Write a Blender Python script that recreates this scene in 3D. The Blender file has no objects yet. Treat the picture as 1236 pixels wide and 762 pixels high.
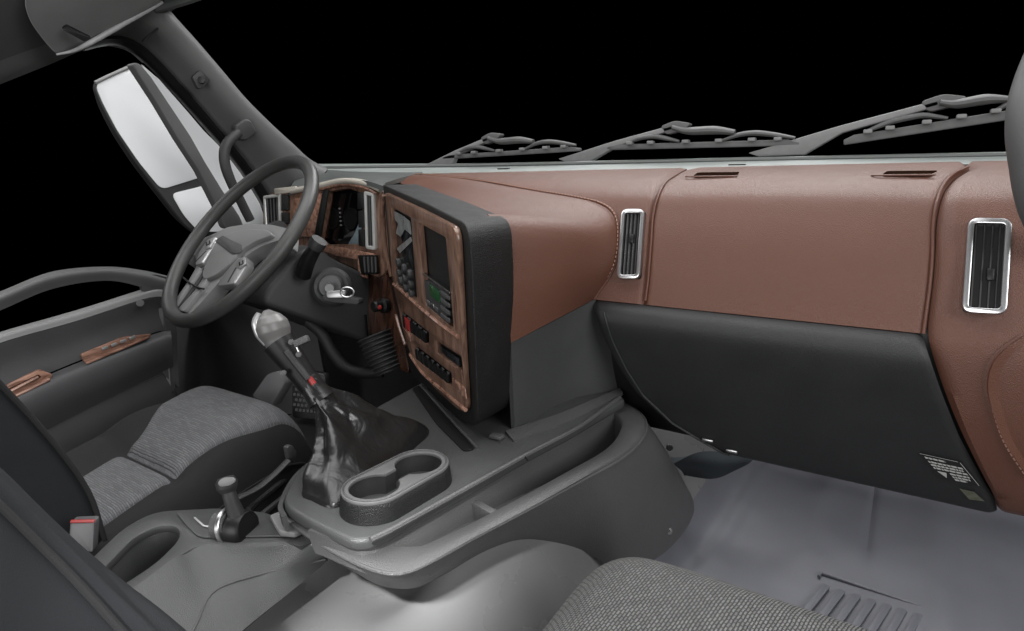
import bpy, bmesh, math, random
from mathutils import Vector as V, Matrix
random.seed(7)
SC = bpy.context.scene
COL = SC.collection

# ------------------------------------------------------------------ camera
# world: x across the cab (passenger side positive), y towards the windscreen, z up; floor z = 0
CAMP = V((0, 0, 0.78)); FPX = 727.0; CX, CY = 618.0, 381.0      # photo is 1236 x 762
_vx = V((-530 - CX, 232 - CY, FPX)); _vf = V((1100 - CX, 211 - CY, FPX))
XA = (-_vx).normalized(); YA = (_vf - _vf.dot(XA) * XA).normalized(); ZA = YA.cross(XA)
if ZA.y > 0: ZA = -ZA
cd = bpy.data.cameras.new('camera'); cam = bpy.data.objects.new('camera', cd); COL.objects.link(cam)
cd.sensor_width = 36; cd.lens = 36 * FPX / 1236; cd.clip_start = 0.02; cd.clip_end = 100
rt = V((XA.x, YA.x, ZA.x)); up = -V((XA.y, YA.y, ZA.y)); bk = -V((XA.z, YA.z, ZA.z))
cam.matrix_world = Matrix(((rt.x, up.x, bk.x, CAMP.x), (rt.y, up.y, bk.y, CAMP.y), (rt.z, up.z, bk.z, CAMP.z), (0, 0, 0, 1)))
SC.camera = cam

# ------------------------------------------------------------------ world and lamps
w = bpy.data.worlds.new('World'); SC.world = w; w.use_nodes = True
w.node_tree.nodes['Background'].inputs[0].default_value = (0, 0, 0, 1)
w.node_tree.nodes['Background'].inputs[1].default_value = 0
SC.view_settings.view_transform = 'Standard'; SC.view_settings.look = 'None'
SC.view_settings.exposure = 0.0; SC.view_settings.gamma = 1.0; SC.view_settings.use_curve_mapping = False
def softbox(name, loc, target, sx, sy, power, col=(1, 1, 1)):
    l = bpy.data.lights.new(name, 'AREA'); l.shape = 'RECTANGLE'; l.size = sx; l.size_y = sy; l.energy = power; l.color = col
    o = bpy.data.objects.new(name, l); COL.objects.link(o); o.location = loc
    o.rotation_euler = (V(target) - V(loc)).to_track_quat('-Z', 'Y').to_euler()
softbox('overhead_softbox', (-0.5, 0.5, 2.9), (-0.6, 0.7, 0.3), 2.6, 2.0, 62)
softbox('windscreen_softbox', (-0.6, 3.0, 3.1), (-0.6, 0.9, 0.6), 3.2, 1.0, 95)
softbox('passenger_softbox', (1.9, 0.0, 1.6), (-0.6, 0.9, 0.5), 1.6, 1.2, 46)
softbox('rear_softbox', (-0.4, -1.9, 0.75), (-1.0, 0.9, 0.9), 2.4, 1.2, 50)
def beam(name, loc, target, power, deg, blend=1.0, r=0.05):
    l = bpy.data.lights.new(name, 'SPOT'); l.energy = power; l.spot_size = math.radians(deg); l.spot_blend = blend; l.shadow_soft_size = r
    o = bpy.data.objects.new(name, l); COL.objects.link(o); o.location = loc
    o.rotation_euler = (V(target) - V(loc)).to_track_quat('-Z', 'Y').to_euler()
beam('tunnel_spot', (0.05, -1.0, 1.95), (-0.505, 0.475, 0.24), 1700, 3.9, 1.0, 0.10)  # narrow spot added to throw a bright pool on the tunnel
beam('tunnel_spot', (0.25, -0.85, 2.0), (-0.465, 0.60, 0.25), 1200, 3.2, 1.0, 0.10)  # second added spot, for the pool further forward on the tunnel
softbox('driver_softbox', (-2.6, 0.1, 2.5), (-1.2, 0.6, 0.4), 1.4, 1.2, 26)

# ------------------------------------------------------------------ placing helpers (photo pixel + one real coordinate -> point)
def ray(px, py):
    c = V(((px - CX) / FPX, (py - CY) / FPX, 1.0))
    return V((XA.dot(c), YA.dot(c), ZA.dot(c)))
def PX(px, py, x): r = ray(px, py); return CAMP + r * ((x - CAMP.x) / r.x)
def PY(px, py, y): r = ray(px, py); return CAMP + r * ((y - CAMP.y) / r.y)
def PZ(px, py, z): r = ray(px, py); return CAMP + r * ((z - CAMP.z) / r.z)
def PD(px, py, d): return CAMP + ray(px, py) * d
def depth(p): return (p - CAMP).dot(-bk)
class Plane:
    def __init__(s, o, u, v):
        s.o = V(o); s.u = V(u).normalized(); n = s.u.cross(V(v)).normalized()
        if n.dot(CAMP - s.o) < 0: n = -n
        s.n = n; s.v = n.cross(s.u)
        if s.v.z < 0: s.v = -s.v
    def __call__(s, px, py, h=0.0):
        r = ray(px, py); o = s.o + s.n * h
        return CAMP + r * ((o - CAMP).dot(s.n) / r.dot(s.n))
    def uv(s, p): d = p - s.o; return d.dot(s.u), d.dot(s.v)
    def xyz(s, a, b, h=0.0): return s.o + s.u * a + s.v * b + s.n * h

# ------------------------------------------------------------------ materials
def mat(name, color, rough=0.5, metal=0.0, grain=None, var=0.12, spec=0.5, coat=0.0, emit=None, rvar=0.0, vscale=14, sheen=0.0):
    m = bpy.data.materials.new(name); m.use_nodes = True; nt = m.node_tree; N = nt.nodes; L = nt.links
    b = N['Principled BSDF']; b.inputs['Roughness'].default_value = rough; b.inputs['Metallic'].default_value = metal
    b.inputs['Specular IOR Level'].default_value = spec; b.inputs['Coat Weight'].default_value = coat
    b.inputs['Coat Roughness'].default_value = 0.08; b.inputs['Sheen Weight'].default_value = sheen
    c = (*color, 1)
    tc = N.new('ShaderNodeTexCoord')
    if var > 0:
        nz = N.new('ShaderNodeTexNoise'); nz.inputs['Scale'].default_value = vscale; nz.inputs['Detail'].default_value = 5
        L.new(tc.outputs['Object'], nz.inputs['Vector'])
        mx = N.new('ShaderNodeMix'); mx.data_type = 'RGBA'
        mx.inputs[6].default_value = (*[k * (1 - var) for k in color], 1); mx.inputs[7].default_value = (*[min(1, k * (1 + var)) for k in color], 1)
        L.new(nz.outputs['Fac'], mx.inputs[0]); L.new(mx.outputs[2], b.inputs['Base Color'])
        if rvar > 0:
            mr = N.new('ShaderNodeMapRange'); mr.inputs[1].default_value = 0.3; mr.inputs[2].default_value = 0.7
            mr.inputs[3].default_value = rough - rvar; mr.inputs[4].default_value = rough + rvar
            L.new(nz.outputs['Fac'], mr.inputs[0]); L.new(mr.outputs[0], b.inputs['Roughness'])
    else: b.inputs['Base Color'].default_value = c
    if grain:
        sc, st, kind = grain
        t = N.new('ShaderNodeTexVoronoi' if kind == 'v' else 'ShaderNodeTexNoise'); t.inputs['Scale'].default_value = sc
        L.new(tc.outputs['Object'], t.inputs['Vector'])
        bp = N.new('ShaderNodeBump'); bp.inputs['Strength'].default_value = st; bp.inputs['Distance'].default_value = 0.001
        L.new(t.outputs[0], bp.inputs['Height']); L.new(bp.outputs[0], b.inputs['Normal'])
    if emit: b.inputs['Emission Color'].default_value = (*emit[0], 1); b.inputs['Emission Strength'].default_value = emit[1]
    return m
def weave(name, ca, cb, bw, rh, rot=0.0, rough=0.85, strength=1.0, offset=0.5):
    m = bpy.data.materials.new(name); m.use_nodes = True; nt = m.node_tree; N = nt.nodes; L = nt.links
    b = N['Principled BSDF']; b.inputs['Roughness'].default_value = rough; b.inputs['Specular IOR Level'].default_value = 0.3
    tc = N.new('ShaderNodeTexCoord'); mp = N.new('ShaderNodeMapping'); mp.inputs['Rotation'].default_value = (0, 0, rot)
    L.new(tc.outputs['Object'], mp.inputs[0])
    nz0 = N.new('ShaderNodeTexNoise'); nz0.inputs['Scale'].default_value = 60
    L.new(tc.outputs['Object'], nz0.inputs['Vector'])
    ad = N.new('ShaderNodeMix'); ad.data_type = 'VECTOR'; ad.inputs[0].default_value = 0.0028
    L.new(mp.outputs[0], ad.inputs[4]); L.new(nz0.outputs['Color'], ad.inputs[5])
    br = N.new('ShaderNodeTexBrick'); br.offset = offset; br.inputs['Scale'].default_value = 1.0
    br.inputs['Brick Width'].default_value = bw; br.inputs['Row Height'].default_value = rh
    br.inputs['Mortar Size'].default_value = rh * 0.30; br.inputs['Mortar Smooth'].default_value = 1.0
    br.inputs['Color1'].default_value = (*ca, 1); br.inputs['Color2'].default_value = (*[k * 0.7 for k in ca], 1); br.inputs['Mortar'].default_value = (*cb, 1)
    L.new(ad.outputs[1], br.inputs[0])
    nz = N.new('ShaderNodeTexNoise'); nz.inputs['Scale'].default_value = 900; L.new(tc.outputs['Object'], nz.inputs['Vector'])
    mx = N.new('ShaderNodeMix'); mx.data_type = 'RGBA'; mx.blend_type = 'MULTIPLY'; mx.inputs[0].default_value = 0.5
    L.new(br.outputs['Color'], mx.inputs[6]); L.new(nz.outputs['Color'], mx.inputs[7]); L.new(mx.outputs[2], b.inputs['Base Color'])
    inv = N.new('ShaderNodeMath'); inv.operation = 'SUBTRACT'; inv.inputs[0].default_value = 1.0; L.new(br.outputs['Fac'], inv.inputs[1])
    bp = N.new('ShaderNodeBump'); bp.inputs['Strength'].default_value = strength; bp.inputs['Distance'].default_value = 0.0012
    L.new(inv.outputs[0], bp.inputs['Height']); L.new(bp.outputs[0], b.inputs['Normal'])
    return m
def wood(name, ca, cb, axis, scale=70, rough=0.28):
    m = bpy.data.materials.new(name); m.use_nodes = True; nt = m.node_tree; N = nt.nodes; L = nt.links
    b = N['Principled BSDF']; b.inputs['Roughness'].default_value = rough; b.inputs['Coat Weight'].default_value = 0.4; b.inputs['Coat Roughness'].default_value = 0.12
    tc = N.new('ShaderNodeTexCoord'); mp = N.new('ShaderNodeMapping'); mp.inputs['Scale'].default_value = [0.16 if i == axis else 1 for i in range(3)]
    L.new(tc.outputs['Object'], mp.inputs[0])
    nz = N.new('ShaderNodeTexNoise'); nz.inputs['Scale'].default_value = scale; nz.inputs['Detail'].default_value = 7; nz.inputs['Distortion'].default_value = 1.5
    L.new(mp.outputs[0], nz.inputs['Vector'])
    cr = N.new('ShaderNodeValToRGB'); e = cr.color_ramp.elements
    e[0].position = 0.36; e[0].color = (*cb, 1); e[1].position = 0.62; e[1].color = (*ca, 1)
    L.new(nz.outputs['Fac'], cr.inputs[0]); L.new(cr.outputs[0], b.inputs['Base Color'])
    return m
M = dict(
    leather=mat('brown_leather', (0.108, 0.0455, 0.0295), 0.43, spec=0.42, grain=(700, 0.5, 'v'), var=0.12, rvar=0.05, vscale=9),
    thread=mat('brown_thread', (0.38, 0.22, 0.165), 0.8, var=0),
    black=mat('black_grained_plastic', (0.009, 0.0093, 0.0093), 0.46, spec=0.36, grain=(750, 0.8, 'v'), rvar=0.06),
    blackskin=mat('black_soft_skin', (0.016, 0.0165, 0.017), 0.48, grain=(1000, 0.35, 'v'), rvar=0.06),
    grey=mat('grey_moulded_plastic', (0.073, 0.073, 0.073), 0.38, grain=(600, 0.5, 'v'), rvar=0.06),
    deck=mat('console_plastic', (0.054, 0.055, 0.055), 0.37, grain=(850, 0.35, 'v'), rvar=0.06),
    dark=mat('dark_charcoal_plastic', (0.027, 0.027, 0.028), 0.55, grain=(700, 0.3, 'v')),
    vdark=mat('deep_black_plastic', (0.007, 0.007, 0.007), 0.42, spec=0.35),
    door=mat('door_trim', (0.056, 0.056, 0.059), 0.5, grain=(800, 0.25, 'v'), rvar=0.05),
    pillar=mat('pillar_trim', (0.088, 0.088, 0.088), 0.6, grain=(700, 0.25, 'n')),
    roof=mat('roof_cloth', (0.10, 0.10, 0.101), 0.85, grain=(500, 0.4, 'n')),
    visor=mat('visor_vinyl', (0.21, 0.21, 0.21), 0.6, grain=(500, 0.2, 'n')),
    piping=mat('pale_edge_piping', (0.36, 0.36, 0.36), 0.5, grain=(300, 0.6, 'n'), var=0.3, vscale=90),
    wheel=mat('wheel_rim_leather', (0.045, 0.045, 0.044), 0.42, grain=(700, 0.2, 'v'), rvar=0.05),
    hub=mat('wheel_hub_plastic', (0.21, 0.209, 0.208), 0.5, grain=(700, 0.2, 'n')),
    silver=mat('satin_silver', (0.42, 0.42, 0.42), 0.35, metal=0.6, var=0.08),
    chrome=mat('worn_chrome', (0.55, 0.55, 0.56), 0.30, metal=0.95, var=0.2, vscale=40),
    cream=mat('pale_cream_trim', (0.42, 0.39, 0.34), 0.4),
    pedal=mat('pedal_grey', (0.09, 0.088, 0.092), 0.5),
    shroud=mat('column_shroud', (0.034, 0.034, 0.035), 0.45, grain=(800, 0.25, 'v')),
    knob=mat('knob_grey', (0.125, 0.122, 0.12), 0.38, grain=(500, 0.2, 'n')),
    void=mat('dark_slot', (0.012, 0.006, 0.004), 1.0, var=0, spec=0.0),
    bright=mat('bright_trim', (0.62, 0.62, 0.60), 0.28, metal=0.35, var=0.15, vscale=50),
    bluereflect=mat('blue_white_reflection', (0.22, 0.28, 0.31), 0.2, var=0.6, vscale=60),  # colour of the reflection painted into the cluster lens
    rimgrey=mat('cup_rim_grey', (0.13, 0.13, 0.13), 0.35),
    reflect=mat('pale_reflection', (0.17, 0.18, 0.18), 0.25, var=0.95, vscale=45),  # colour of the reflection painted over the stack screen
    steel=mat('worn_steel', (0.5, 0.5, 0.5), 0.3, metal=1.0, var=0.2),
    mirror=mat('mirror_glass', (0.76, 0.77, 0.78), 0.14, metal=0.0, var=0.05, vscale=5, spec=0.6),  # pale base colour stands in for a bright reflection in the mirror
    pane=mat('quarter_glass_pale', (0.70, 0.71, 0.72), 0.22, var=0.05, vscale=6),
    screen=mat('black_gloss_screen', (0.008, 0.009, 0.010), 0.06, var=0, spec=0.7),
    greenlcd=mat('green_display', (0.012, 0.035, 0.016), 0.2, var=0, emit=((0.03, 0.25, 0.06), 0.06)),
    red=mat('red_plastic', (0.33, 0.03, 0.028), 0.35, var=0.1),
    gaiter=mat('black_gaiter_leather', (0.013, 0.013, 0.013), 0.31, spec=0.6, grain=(30, 0.38, 'n'), rvar=0.06),
    floor=mat('grey_vinyl_mat', (0.127, 0.129, 0.148), 0.42, grain=(400, 0.18, 'n'), rvar=0.07, vscale=6),
    tunnel=mat('tunnel_vinyl', (0.17, 0.17, 0.17), 0.30, grain=(300, 0.12, 'n'), rvar=0.08, vscale=6),
    padding=mat('bluegrey_padding', (0.035, 0.043, 0.050), 0.85, grain=(300, 0.5, 'n')),
    seatplain=mat('charcoal_seat_cloth', (0.017, 0.017, 0.018), 0.9, grain=(900, 0.5, 'n'), var=0.2, spec=0.3),
    seatback=mat('dark_bluish_seat_cloth', (0.015, 0.016, 0.018), 0.92, grain=(900, 0.5, 'n'), var=0.2, spec=0.3),
    knit=weave('grey_ribbed_knit', (0.20, 0.20, 0.21), (0.105, 0.105, 0.11), 0.018, 0.0034, rot=0.0, strength=0.6),
    knitbig=weave('grey_basket_knit', (0.23, 0.23, 0.225), (0.055, 0.055, 0.055), 0.0068, 0.0034, rot=math.pi / 2 + .12, strength=1.0),
    wood=wood('walnut_veneer', (0.215, 0.125, 0.088), (0.080, 0.042, 0.029), 2),
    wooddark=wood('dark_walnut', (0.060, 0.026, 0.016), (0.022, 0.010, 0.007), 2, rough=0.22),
    woodlight=wood('copper_walnut', (0.36, 0.20, 0.145), (0.15, 0.075, 0.052), 1, rough=0.25),
    greytop=mat('grey_green_dash_plastic', (0.075, 0.082, 0.078), 0.42, grain=(800, 0.3, 'v'), rvar=0.05),
    cowl=mat('weathered_cowl', (0.20, 0.22, 0.21), 0.5, var=0.25, vscale=20),
    rubber=mat('wiper_metal_paint', (0.075, 0.075, 0.075), 0.55, var=0.25, vscale=60),
    rubberlight=mat('wiper_grey_paint', (0.15, 0.15, 0.15), 0.5, var=0.2, vscale=60),
    label=mat('label_print', (0.42, 0.42, 0.40), 0.6, var=0.15, vscale=200),
    labelbase=mat('label_black', (0.012, 0.012, 0.012), 0.3, var=0),
    amber=mat('clear_sticker', (0.10, 0.105, 0.075), 0.25, var=0.5, vscale=120),
    lens=mat('cluster_lens', (0.004, 0.004, 0.005), 0.05, var=0, spec=0.8),
)

for nd in M['gaiter'].node_tree.nodes:
    if nd.type == 'BUMP': nd.inputs['Distance'].default_value = 0.006
    if nd.type == 'TEX_NOISE': nd.inputs['Distortion'].default_value = 1.2
# ------------------------------------------------------------------ object helpers
ORG = {}
def thing(name, label, cat, loc, group=None):
    o = bpy.data.objects.new(name, None); COL.objects.link(o); o.location = loc; o.empty_display_size = 0.05
    o['label'] = label; o['category'] = cat
    if group: o['group'] = group
    ORG[o] = V(loc); return o
def mk(name, verts, faces, m, parent=None, smooth=40, kind=None, label=None, sub=0):
    me = bpy.data.meshes.new(name); org = ORG.get(parent, V((0, 0, 0)))
    me.from_pydata([tuple(V(p) - org) for p in verts], [], faces); me.update()
    bm = bmesh.new(); bm.from_mesh(me); bmesh.ops.recalc_face_normals(bm, faces=bm.faces); bm.to_mesh(me); bm.free()
    me.materials.append(M[m] if isinstance(m, str) else m)
    if smooth:
        for p in me.polygons: p.use_smooth = True
        me.set_sharp_from_angle(angle=math.radians(smooth))
    o = bpy.data.objects.new(name, me); COL.objects.link(o)
    if parent: o.parent = parent
    ORG[o] = org
    if kind: o['kind'] = kind
    if label: o['label'] = label
    if sub:
        s = o.modifiers.new('sub', 'SUBSURF'); s.levels = sub; s.render_levels = sub
    return o
def tagged(o, label, cat, group=None):
    o['label'] = label; o['category'] = cat
    if group: o['group'] = group
    return o
def from_bm(name, bm, m, parent=None, smooth=40, **k):
    bm.verts.ensure_lookup_table(); bm.verts.index_update()
    vs = [v.co.copy() for v in bm.verts]; fs = [[v.index for v in f.verts] for f in bm.faces]; bm.free()
    return mk(name, vs, fs, m, parent, smooth, **k)
def crom(pts, n, closed=False):
    pts = [V(p) for p in pts]; k = len(pts)
    if k == 2 and not closed: return [pts[0].lerp(pts[1], i / (n - 1)) for i in range(n)]
    seg = k if closed else k - 1; out = []
    g = (lambda i: pts[i % k]) if closed else (lambda i: pts[max(0, min(k - 1, i))] if 0 <= i < k else (2 * pts[0] - pts[1] if i < 0 else 2 * pts[-1] - pts[-2]))
    for i in range(n):
        t = i / (n if closed else n - 1) * seg; j = min(int(t), seg - 1); f = t - j
        a, b, c, d = g(j - 1), g(j), g(j + 1), g(j + 2)
        out.append(0.5 * ((2 * b) + (c - a) * f + (2 * a - 5 * b + 4 * c - d) * f * f + (3 * b - a - 3 * c + d) * f ** 3))
    return out
def even(pts, n, closed=False):
    d = crom(pts, max(60, n * 8), closed)
    if closed: d.append(d[0])
    L = [0]
    for a, b in zip(d, d[1:]): L.append(L[-1] + (b - a).length)
    out = []; j = 0
    for i in range(n):
        s = L[-1] * i / (n if closed else n - 1)
        while j < len(L) - 2 and L[j + 1] < s: j += 1
        out.append(d[j].lerp(d[j + 1], (s - L[j]) / max(1e-9, L[j + 1] - L[j])))
    return out
def fillet(pts, r, seg=4):
    out = []; k = len(pts)
    for i in range(k):
        p = V(pts[i]); rr = r[i] if isinstance(r, (list, tuple)) else r
        a = V(pts[i - 1]) - p; b = V(pts[(i + 1) % k]) - p
        t = min(rr, a.length * 0.48, b.length * 0.48)
        if t < 1e-5: out.append(p); continue
        a = p + a.normalized() * t; b = p + b.normalized() * t
        for j in range(seg + 1):
            f = j / seg; out.append(a * (1 - f) ** 2 + p * 2 * f * (1 - f) + b * f * f)
    return out
def prism(name, poly, vec, m, parent=None, bevel=0.0, seg=2, **k):
    bm = bmesh.new(); vec = V(vec); n = len(poly)
    a = [bm.verts.new(V(p)) for p in poly]; b = [bm.verts.new(V(p) + vec) for p in poly]
    bm.faces.new(a); bm.faces.new(b[::-1])
    for i in range(n): bm.faces.new((a[i], b[i], b[(i + 1) % n], a[(i + 1) % n]))
    bmesh.ops.recalc_face_normals(bm, faces=bm.faces)
    if bevel:
        ed = [e for e in bm.edges if len(e.link_faces) == 2 and e.calc_face_angle(0) > 0.6]
        bmesh.ops.bevel(bm, geom=ed, offset=bevel, segments=seg, affect='EDGES', clamp_overlap=True, profile=0.5)
    return from_bm(name, bm, m, parent, **k)
def rbox(name, c, size, m, parent=None, bevel=0.003, rot=None, axes=None, **k):
    c = V(c); R = axes or ((rot or Matrix.Identity(3)))
    sx, sy, sz = [s / 2 for s in size]
    poly = [c + R @ V((x * sx, y * sy, -sz)) for x, y in ((-1, -1), (1, -1), (1, 1), (-1, 1))]
    return prism(name, poly, R @ V((0, 0, 2 * sz)), m, parent, bevel, **k)
def grid(name, rows, m, parent=None, thick=0.0, closed=False, caps=False, **k):
    nr, nc = len(rows), len(rows[0]); vs = [V(p) for r in rows for p in r]; fs = []
    cc = nc if closed else nc - 1
    for i in range(nr - 1):
        for j in range(cc):
            fs.append((i * nc + j, i * nc + (j + 1) % nc, (i + 1) * nc + (j + 1) % nc, (i + 1) * nc + j))
    if thick:                                    # solid sheet: second skin behind the first
        bm = bmesh.new(); bv = [bm.verts.new(p) for p in vs]
        for f in fs: bm.faces.new([bv[i] for i in f])
        bm.normal_update(); nn = [v.normal.copy() for v in bv]; bm.free()
        mid = vs[(nr // 2) * nc + nc // 2]; sgn = 1 if nn[(nr // 2) * nc + nc // 2].dot(CAMP - mid) > 0 else -1
        o = len(vs); vs = vs + [p - n * thick * sgn for p, n in zip(vs, nn)]
        fs = fs + [tuple(i + o for i in f[::-1]) for f in fs]
        ring = [j for j in range(nc)] + [i * nc + nc - 1 for i in range(1, nr)] + [(nr - 1) * nc + j for j in range(nc - 2, -1, -1)] + [i * nc for i in range(nr - 2, 0, -1)]
        for a, b in zip(ring, ring[1:] + ring[:1]): fs.append((a, a + o, b + o, b))
    if caps:
        fs.append(tuple(range(nc))); fs.append(tuple((nr - 1) * nc + j for j in range(nc))[::-1])
    return mk(name, vs, fs, m, parent, **k)
def patch(name, rows, m, parent=None, nu=24, nv=16, thick=0.006, **k):
    R = [crom(r, nu) for r in rows]
    cols = [crom([R[i][j] for i in range(len(R))], nv) for j in range(nu)]
    return grid(name, [[cols[j][i] for j in range(nu)] for i in range(nv)], m, parent, thick, **k)
def tube(name, pts, r, m, parent=None, n=0, seg=14, flat=1.0, ref=(0, 0, 1), caps=True, closed=False, **k):
    P = even(pts, n, closed) if n else [V(p) for p in pts]
    k_ = len(P); rows = []
    rr = (lambda t: r) if not isinstance(r, (list, tuple)) else (lambda t: r[min(int(t * (len(r) - 1)), len(r) - 2)] * (1 - (t * (len(r) - 1) - min(int(t * (len(r) - 1)), len(r) - 2))) + r[min(int(t * (len(r) - 1)), len(r) - 2) + 1] * (t * (len(r) - 1) - min(int(t * (len(r) - 1)), len(r) - 2)))
    u = V(ref)
    for i in range(k_):
        a, b = (P[i - 1], P[(i + 1) % k_]) if closed else (P[max(0, i - 1)], P[min(k_ - 1, i + 1)])
        d = (b - a).normalized(); u = (u - d * u.dot(d)).normalized(); v = d.cross(u); q = rr(i / max(1, k_ - 1))
        rows.append([P[i] + (u * math.cos(t) * flat + v * math.sin(t)) * q for t in [2 * math.pi * j / seg for j in range(seg)]])
    if closed: rows.append(rows[0])
    return grid(name, rows, m, parent, closed=True, caps=caps and not closed, **k)
def revolve(name, prof, o, axis, m, parent=None, seg=28, **k):
    ax = V(axis).normalized(); u = ax.orthogonal().normalized(); v = ax.cross(u); o = V(o)
    rows = [[o + ax * h + (u * math.cos(t) + v * math.sin(t)) * max(r, 1e-5) for t in [2 * math.pi * j / seg for j in range(seg)]] for r, h in prof]
    return grid(name, rows, m, parent, closed=True, caps=True, **k)
def plate(name, pl, outer, holes, thick, m, parent=None, bevel=0.001, h=0.0, **k):
    """flat plate with openings in plane pl (outer / holes as 3D points on it); front face at height h"""
    cu = bpy.data.curves.new('tmp', 'CURVE'); cu.dimensions = '2D'; cu.fill_mode = 'BOTH'; cu.extrude = thick / 2 - bevel; cu.bevel_depth = bevel; cu.bevel_resolution = 1
    for lp in [outer] + holes:
        s = cu.splines.new('POLY'); s.points.add(len(lp) - 1); s.use_cyclic_u = True
        for q, p in zip(s.points, lp): a, b = pl.uv(p); q.co = (a, b, 0, 1)
    ob = bpy.data.objects.new('tmp', cu); COL.objects.link(ob); bpy.context.view_layer.update()
    me = bpy.data.meshes.new_from_object(ob.evaluated_get(bpy.context.evaluated_depsgraph_get()))
    vs = [pl.xyz(v.co.x, v.co.y, v.co.z + h - thick / 2) for v in me.vertices]; fs = [tuple(p.vertices) for p in me.polygons]
    bpy.data.objects.remove(ob); bpy.data.curves.remove(cu); bpy.data.meshes.remove(me)
    bm = bmesh.new(); bv = [bm.verts.new(v) for v in vs]
    for f in fs:
        try: bm.faces.new([bv[i] for i in f])
        except ValueError: pass
    bmesh.ops.remove_doubles(bm, verts=bm.verts, dist=1e-6)
    return from_bm(name, bm, m, parent, smooth=35, **k)
def stitches(name, pts, m, parent, step=0.0075, ln=0.0045, r=0.0009, off=None):
    Lg = sum((V(b) - V(a)).length for a, b in zip(pts, pts[1:])); n = max(4, int(Lg / step * 1)); P = even(pts, n * 2)
    vs = []; fs = []
    for i in range(0, len(P) - 1, 2):
        a = P[i]; d = (P[i + 1] - a).normalized(); u = d.orthogonal().normalized(); v = d.cross(u); b = a + d * ln
        o = len(vs)
        for q in (a, b):
            for s, t in ((1, 0), (0, 1), (-1, 0), (0, -1)): vs.append(q + (u * s + v * t) * r)
        for j in range(4): fs.append((o + j, o + (j + 1) % 4, o + 4 + (j + 1) % 4, o + 4 + j))
        fs.append((o, o + 3, o + 2, o + 1)); fs.append((o + 4, o + 5, o + 6, o + 7))
    return mk(name, vs, fs, m, parent, kind='stuff')
def sm(a, b, x):
    t = max(0.0, min(1.0, (x - a) / (b - a))); return t * t * (3 - 2 * t)

# ================================================================== SETTING: floor mat with the engine tunnel, firewall
def fz(x, y):
    z = 0.24 * sm(-0.27, -0.50, x) * (1 - 0.25 * sm(-0.35, -0.27, x))
    z += 0.035 * math.exp(-((x + 0.47) / 0.06) ** 2 - ((y - 0.66) / 0.13) ** 2) - 0.02 * math.exp(-((x + 0.53) / 0.05) ** 2 - ((y - 0.52) / 0.06) ** 2)
    z += 0.5 * max(0, y - 1.62) * sm(1.60, 1.75, y)
    z += 0.008 * math.exp(-((x + 0.275 - 0.05 * (y - 1.1)) / 0.022) ** 2)
    z += -0.006 * math.exp(-((x - 0.008) / 0.007) ** 2) * sm(1.28, 1.40, y)
    z += 0.005 * sm(-0.19, -0.11, x - 0.06 * (y - 1.2)) + 0.006 * math.exp(-((x + 0.09) / 0.03) ** 2) * sm(1.3, 1.6, y)
    z += 0.006 * math.exp(-((x - 0.135) / 0.035) ** 2)
    z += 0.004 * math.sin(9 * x + 5 * y) * math.sin(7 * y + 2 * x) * sm(-0.3, -0.2, x)
    return z
NX, NY = 190, 150
rows = [[V((-0.80 + 1.30 * j / NX, 0.15 + 1.75 * i / NY, fz(-0.80 + 1.30 * j / NX, 0.15 + 1.75 * i / NY))) for j in range(NX + 1)] for i in range(NY + 1)]
floor = grid('floor', rows, 'floor', kind='structure')
me = floor.data; me.materials.append(M['tunnel'])
for p in me.polygons:
    if p.center.x < -0.34: p.material_index = 1
# moulded tread ribs in the mat
o0, o1 = PZ(998, 707.6, 0.012), PZ(978, 732, 0.012)
for i in range(8):
    a = PZ(998 + 18.5 * i, 707.6 + 5.8 * i, 0.006); b = a + (o1 - o0) * 2.4
    wv = (PZ(1008, 711, .006) - PZ(998, 707.6, .006)).normalized() * 0.0065
    prism('tread_rib', fillet([a - wv, a + wv, b + wv, b - wv], 0.005, 3), (0, 0, 0.0035), 'floor', floor, 0.0016)
a, b = PZ(992, 692, 0.006), PZ(1140, 742, 0.006)
tube('tread_border', [a + (o1 - o0) * .2, a, b, b + (o1 - o0) * .2], 0.0034, 'floor', floor, seg=8)
# firewall and footwell behind the pedals
grid('firewall', [[V((x, 1.22 + 0.12 * (z < 0.3), z)) for x in (-1.70, -1.3, -0.9, -0.47)] for z in (0.0, 0.28, 0.5, 0.72)], 'dark', thick=0.02, kind='structure')
grid('bulkhead', [[V((x, 1.86, z)) for x in (-0.5, -0.2, 0.2, 0.6)] for z in (-0.05, 0.3, 0.78)], 'dark', thick=0.02, kind='structure')
grid('driver_floor', [[V((x, y, -0.02)) for x in (-1.75, -1.2, -0.72)] for y in (-0.2, 0.6, 1.34)], 'dark', thick=0.02, kind='structure')

# ================================================================== DASHBOARD
dash = thing('dashboard', 'wide truck dashboard with brown stitched leather pads, walnut instrument panel and black glove box', 'dashboard', (-0.5, 1.1, 0.3))
PROF = [V((0, y, z)) for y, z in crom([V((y, z, 0)) for y, z in ((1.37, .802), (1.25, .794), (1.16, .784), (1.10, .771), (1.055, .752), (1.028, .722), (1.010, .68), (.998, .63), (.988, .59), (.982, .568))], 46) for _ in (0,)] if False else None
def smooth_prof(pp, n): return [(p.x, p.y) for p in even([V((y, z, 0)) for y, z in pp], n)]
PR_TOP = smooth_prof(((1.37, .802), (1.25, .794), (1.16, .784), (1.10, .771), (1.055, .750), (1.030, .718), (1.012, .68), (.998, .63), (.988, .59), (.982, .566)), 60)
PR_END = smooth_prof(((1.37, .802), (1.25, .794), (1.16, .784), (1.10, .771), (1.055, .750), (1.030, .718), (1.012, .68), (.998, .63), (.986, .58), (.980, .54), (.990, .46), (1.008, .39), (1.03, .325), (1.045, .302), (1.08, .295)), 90)
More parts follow.
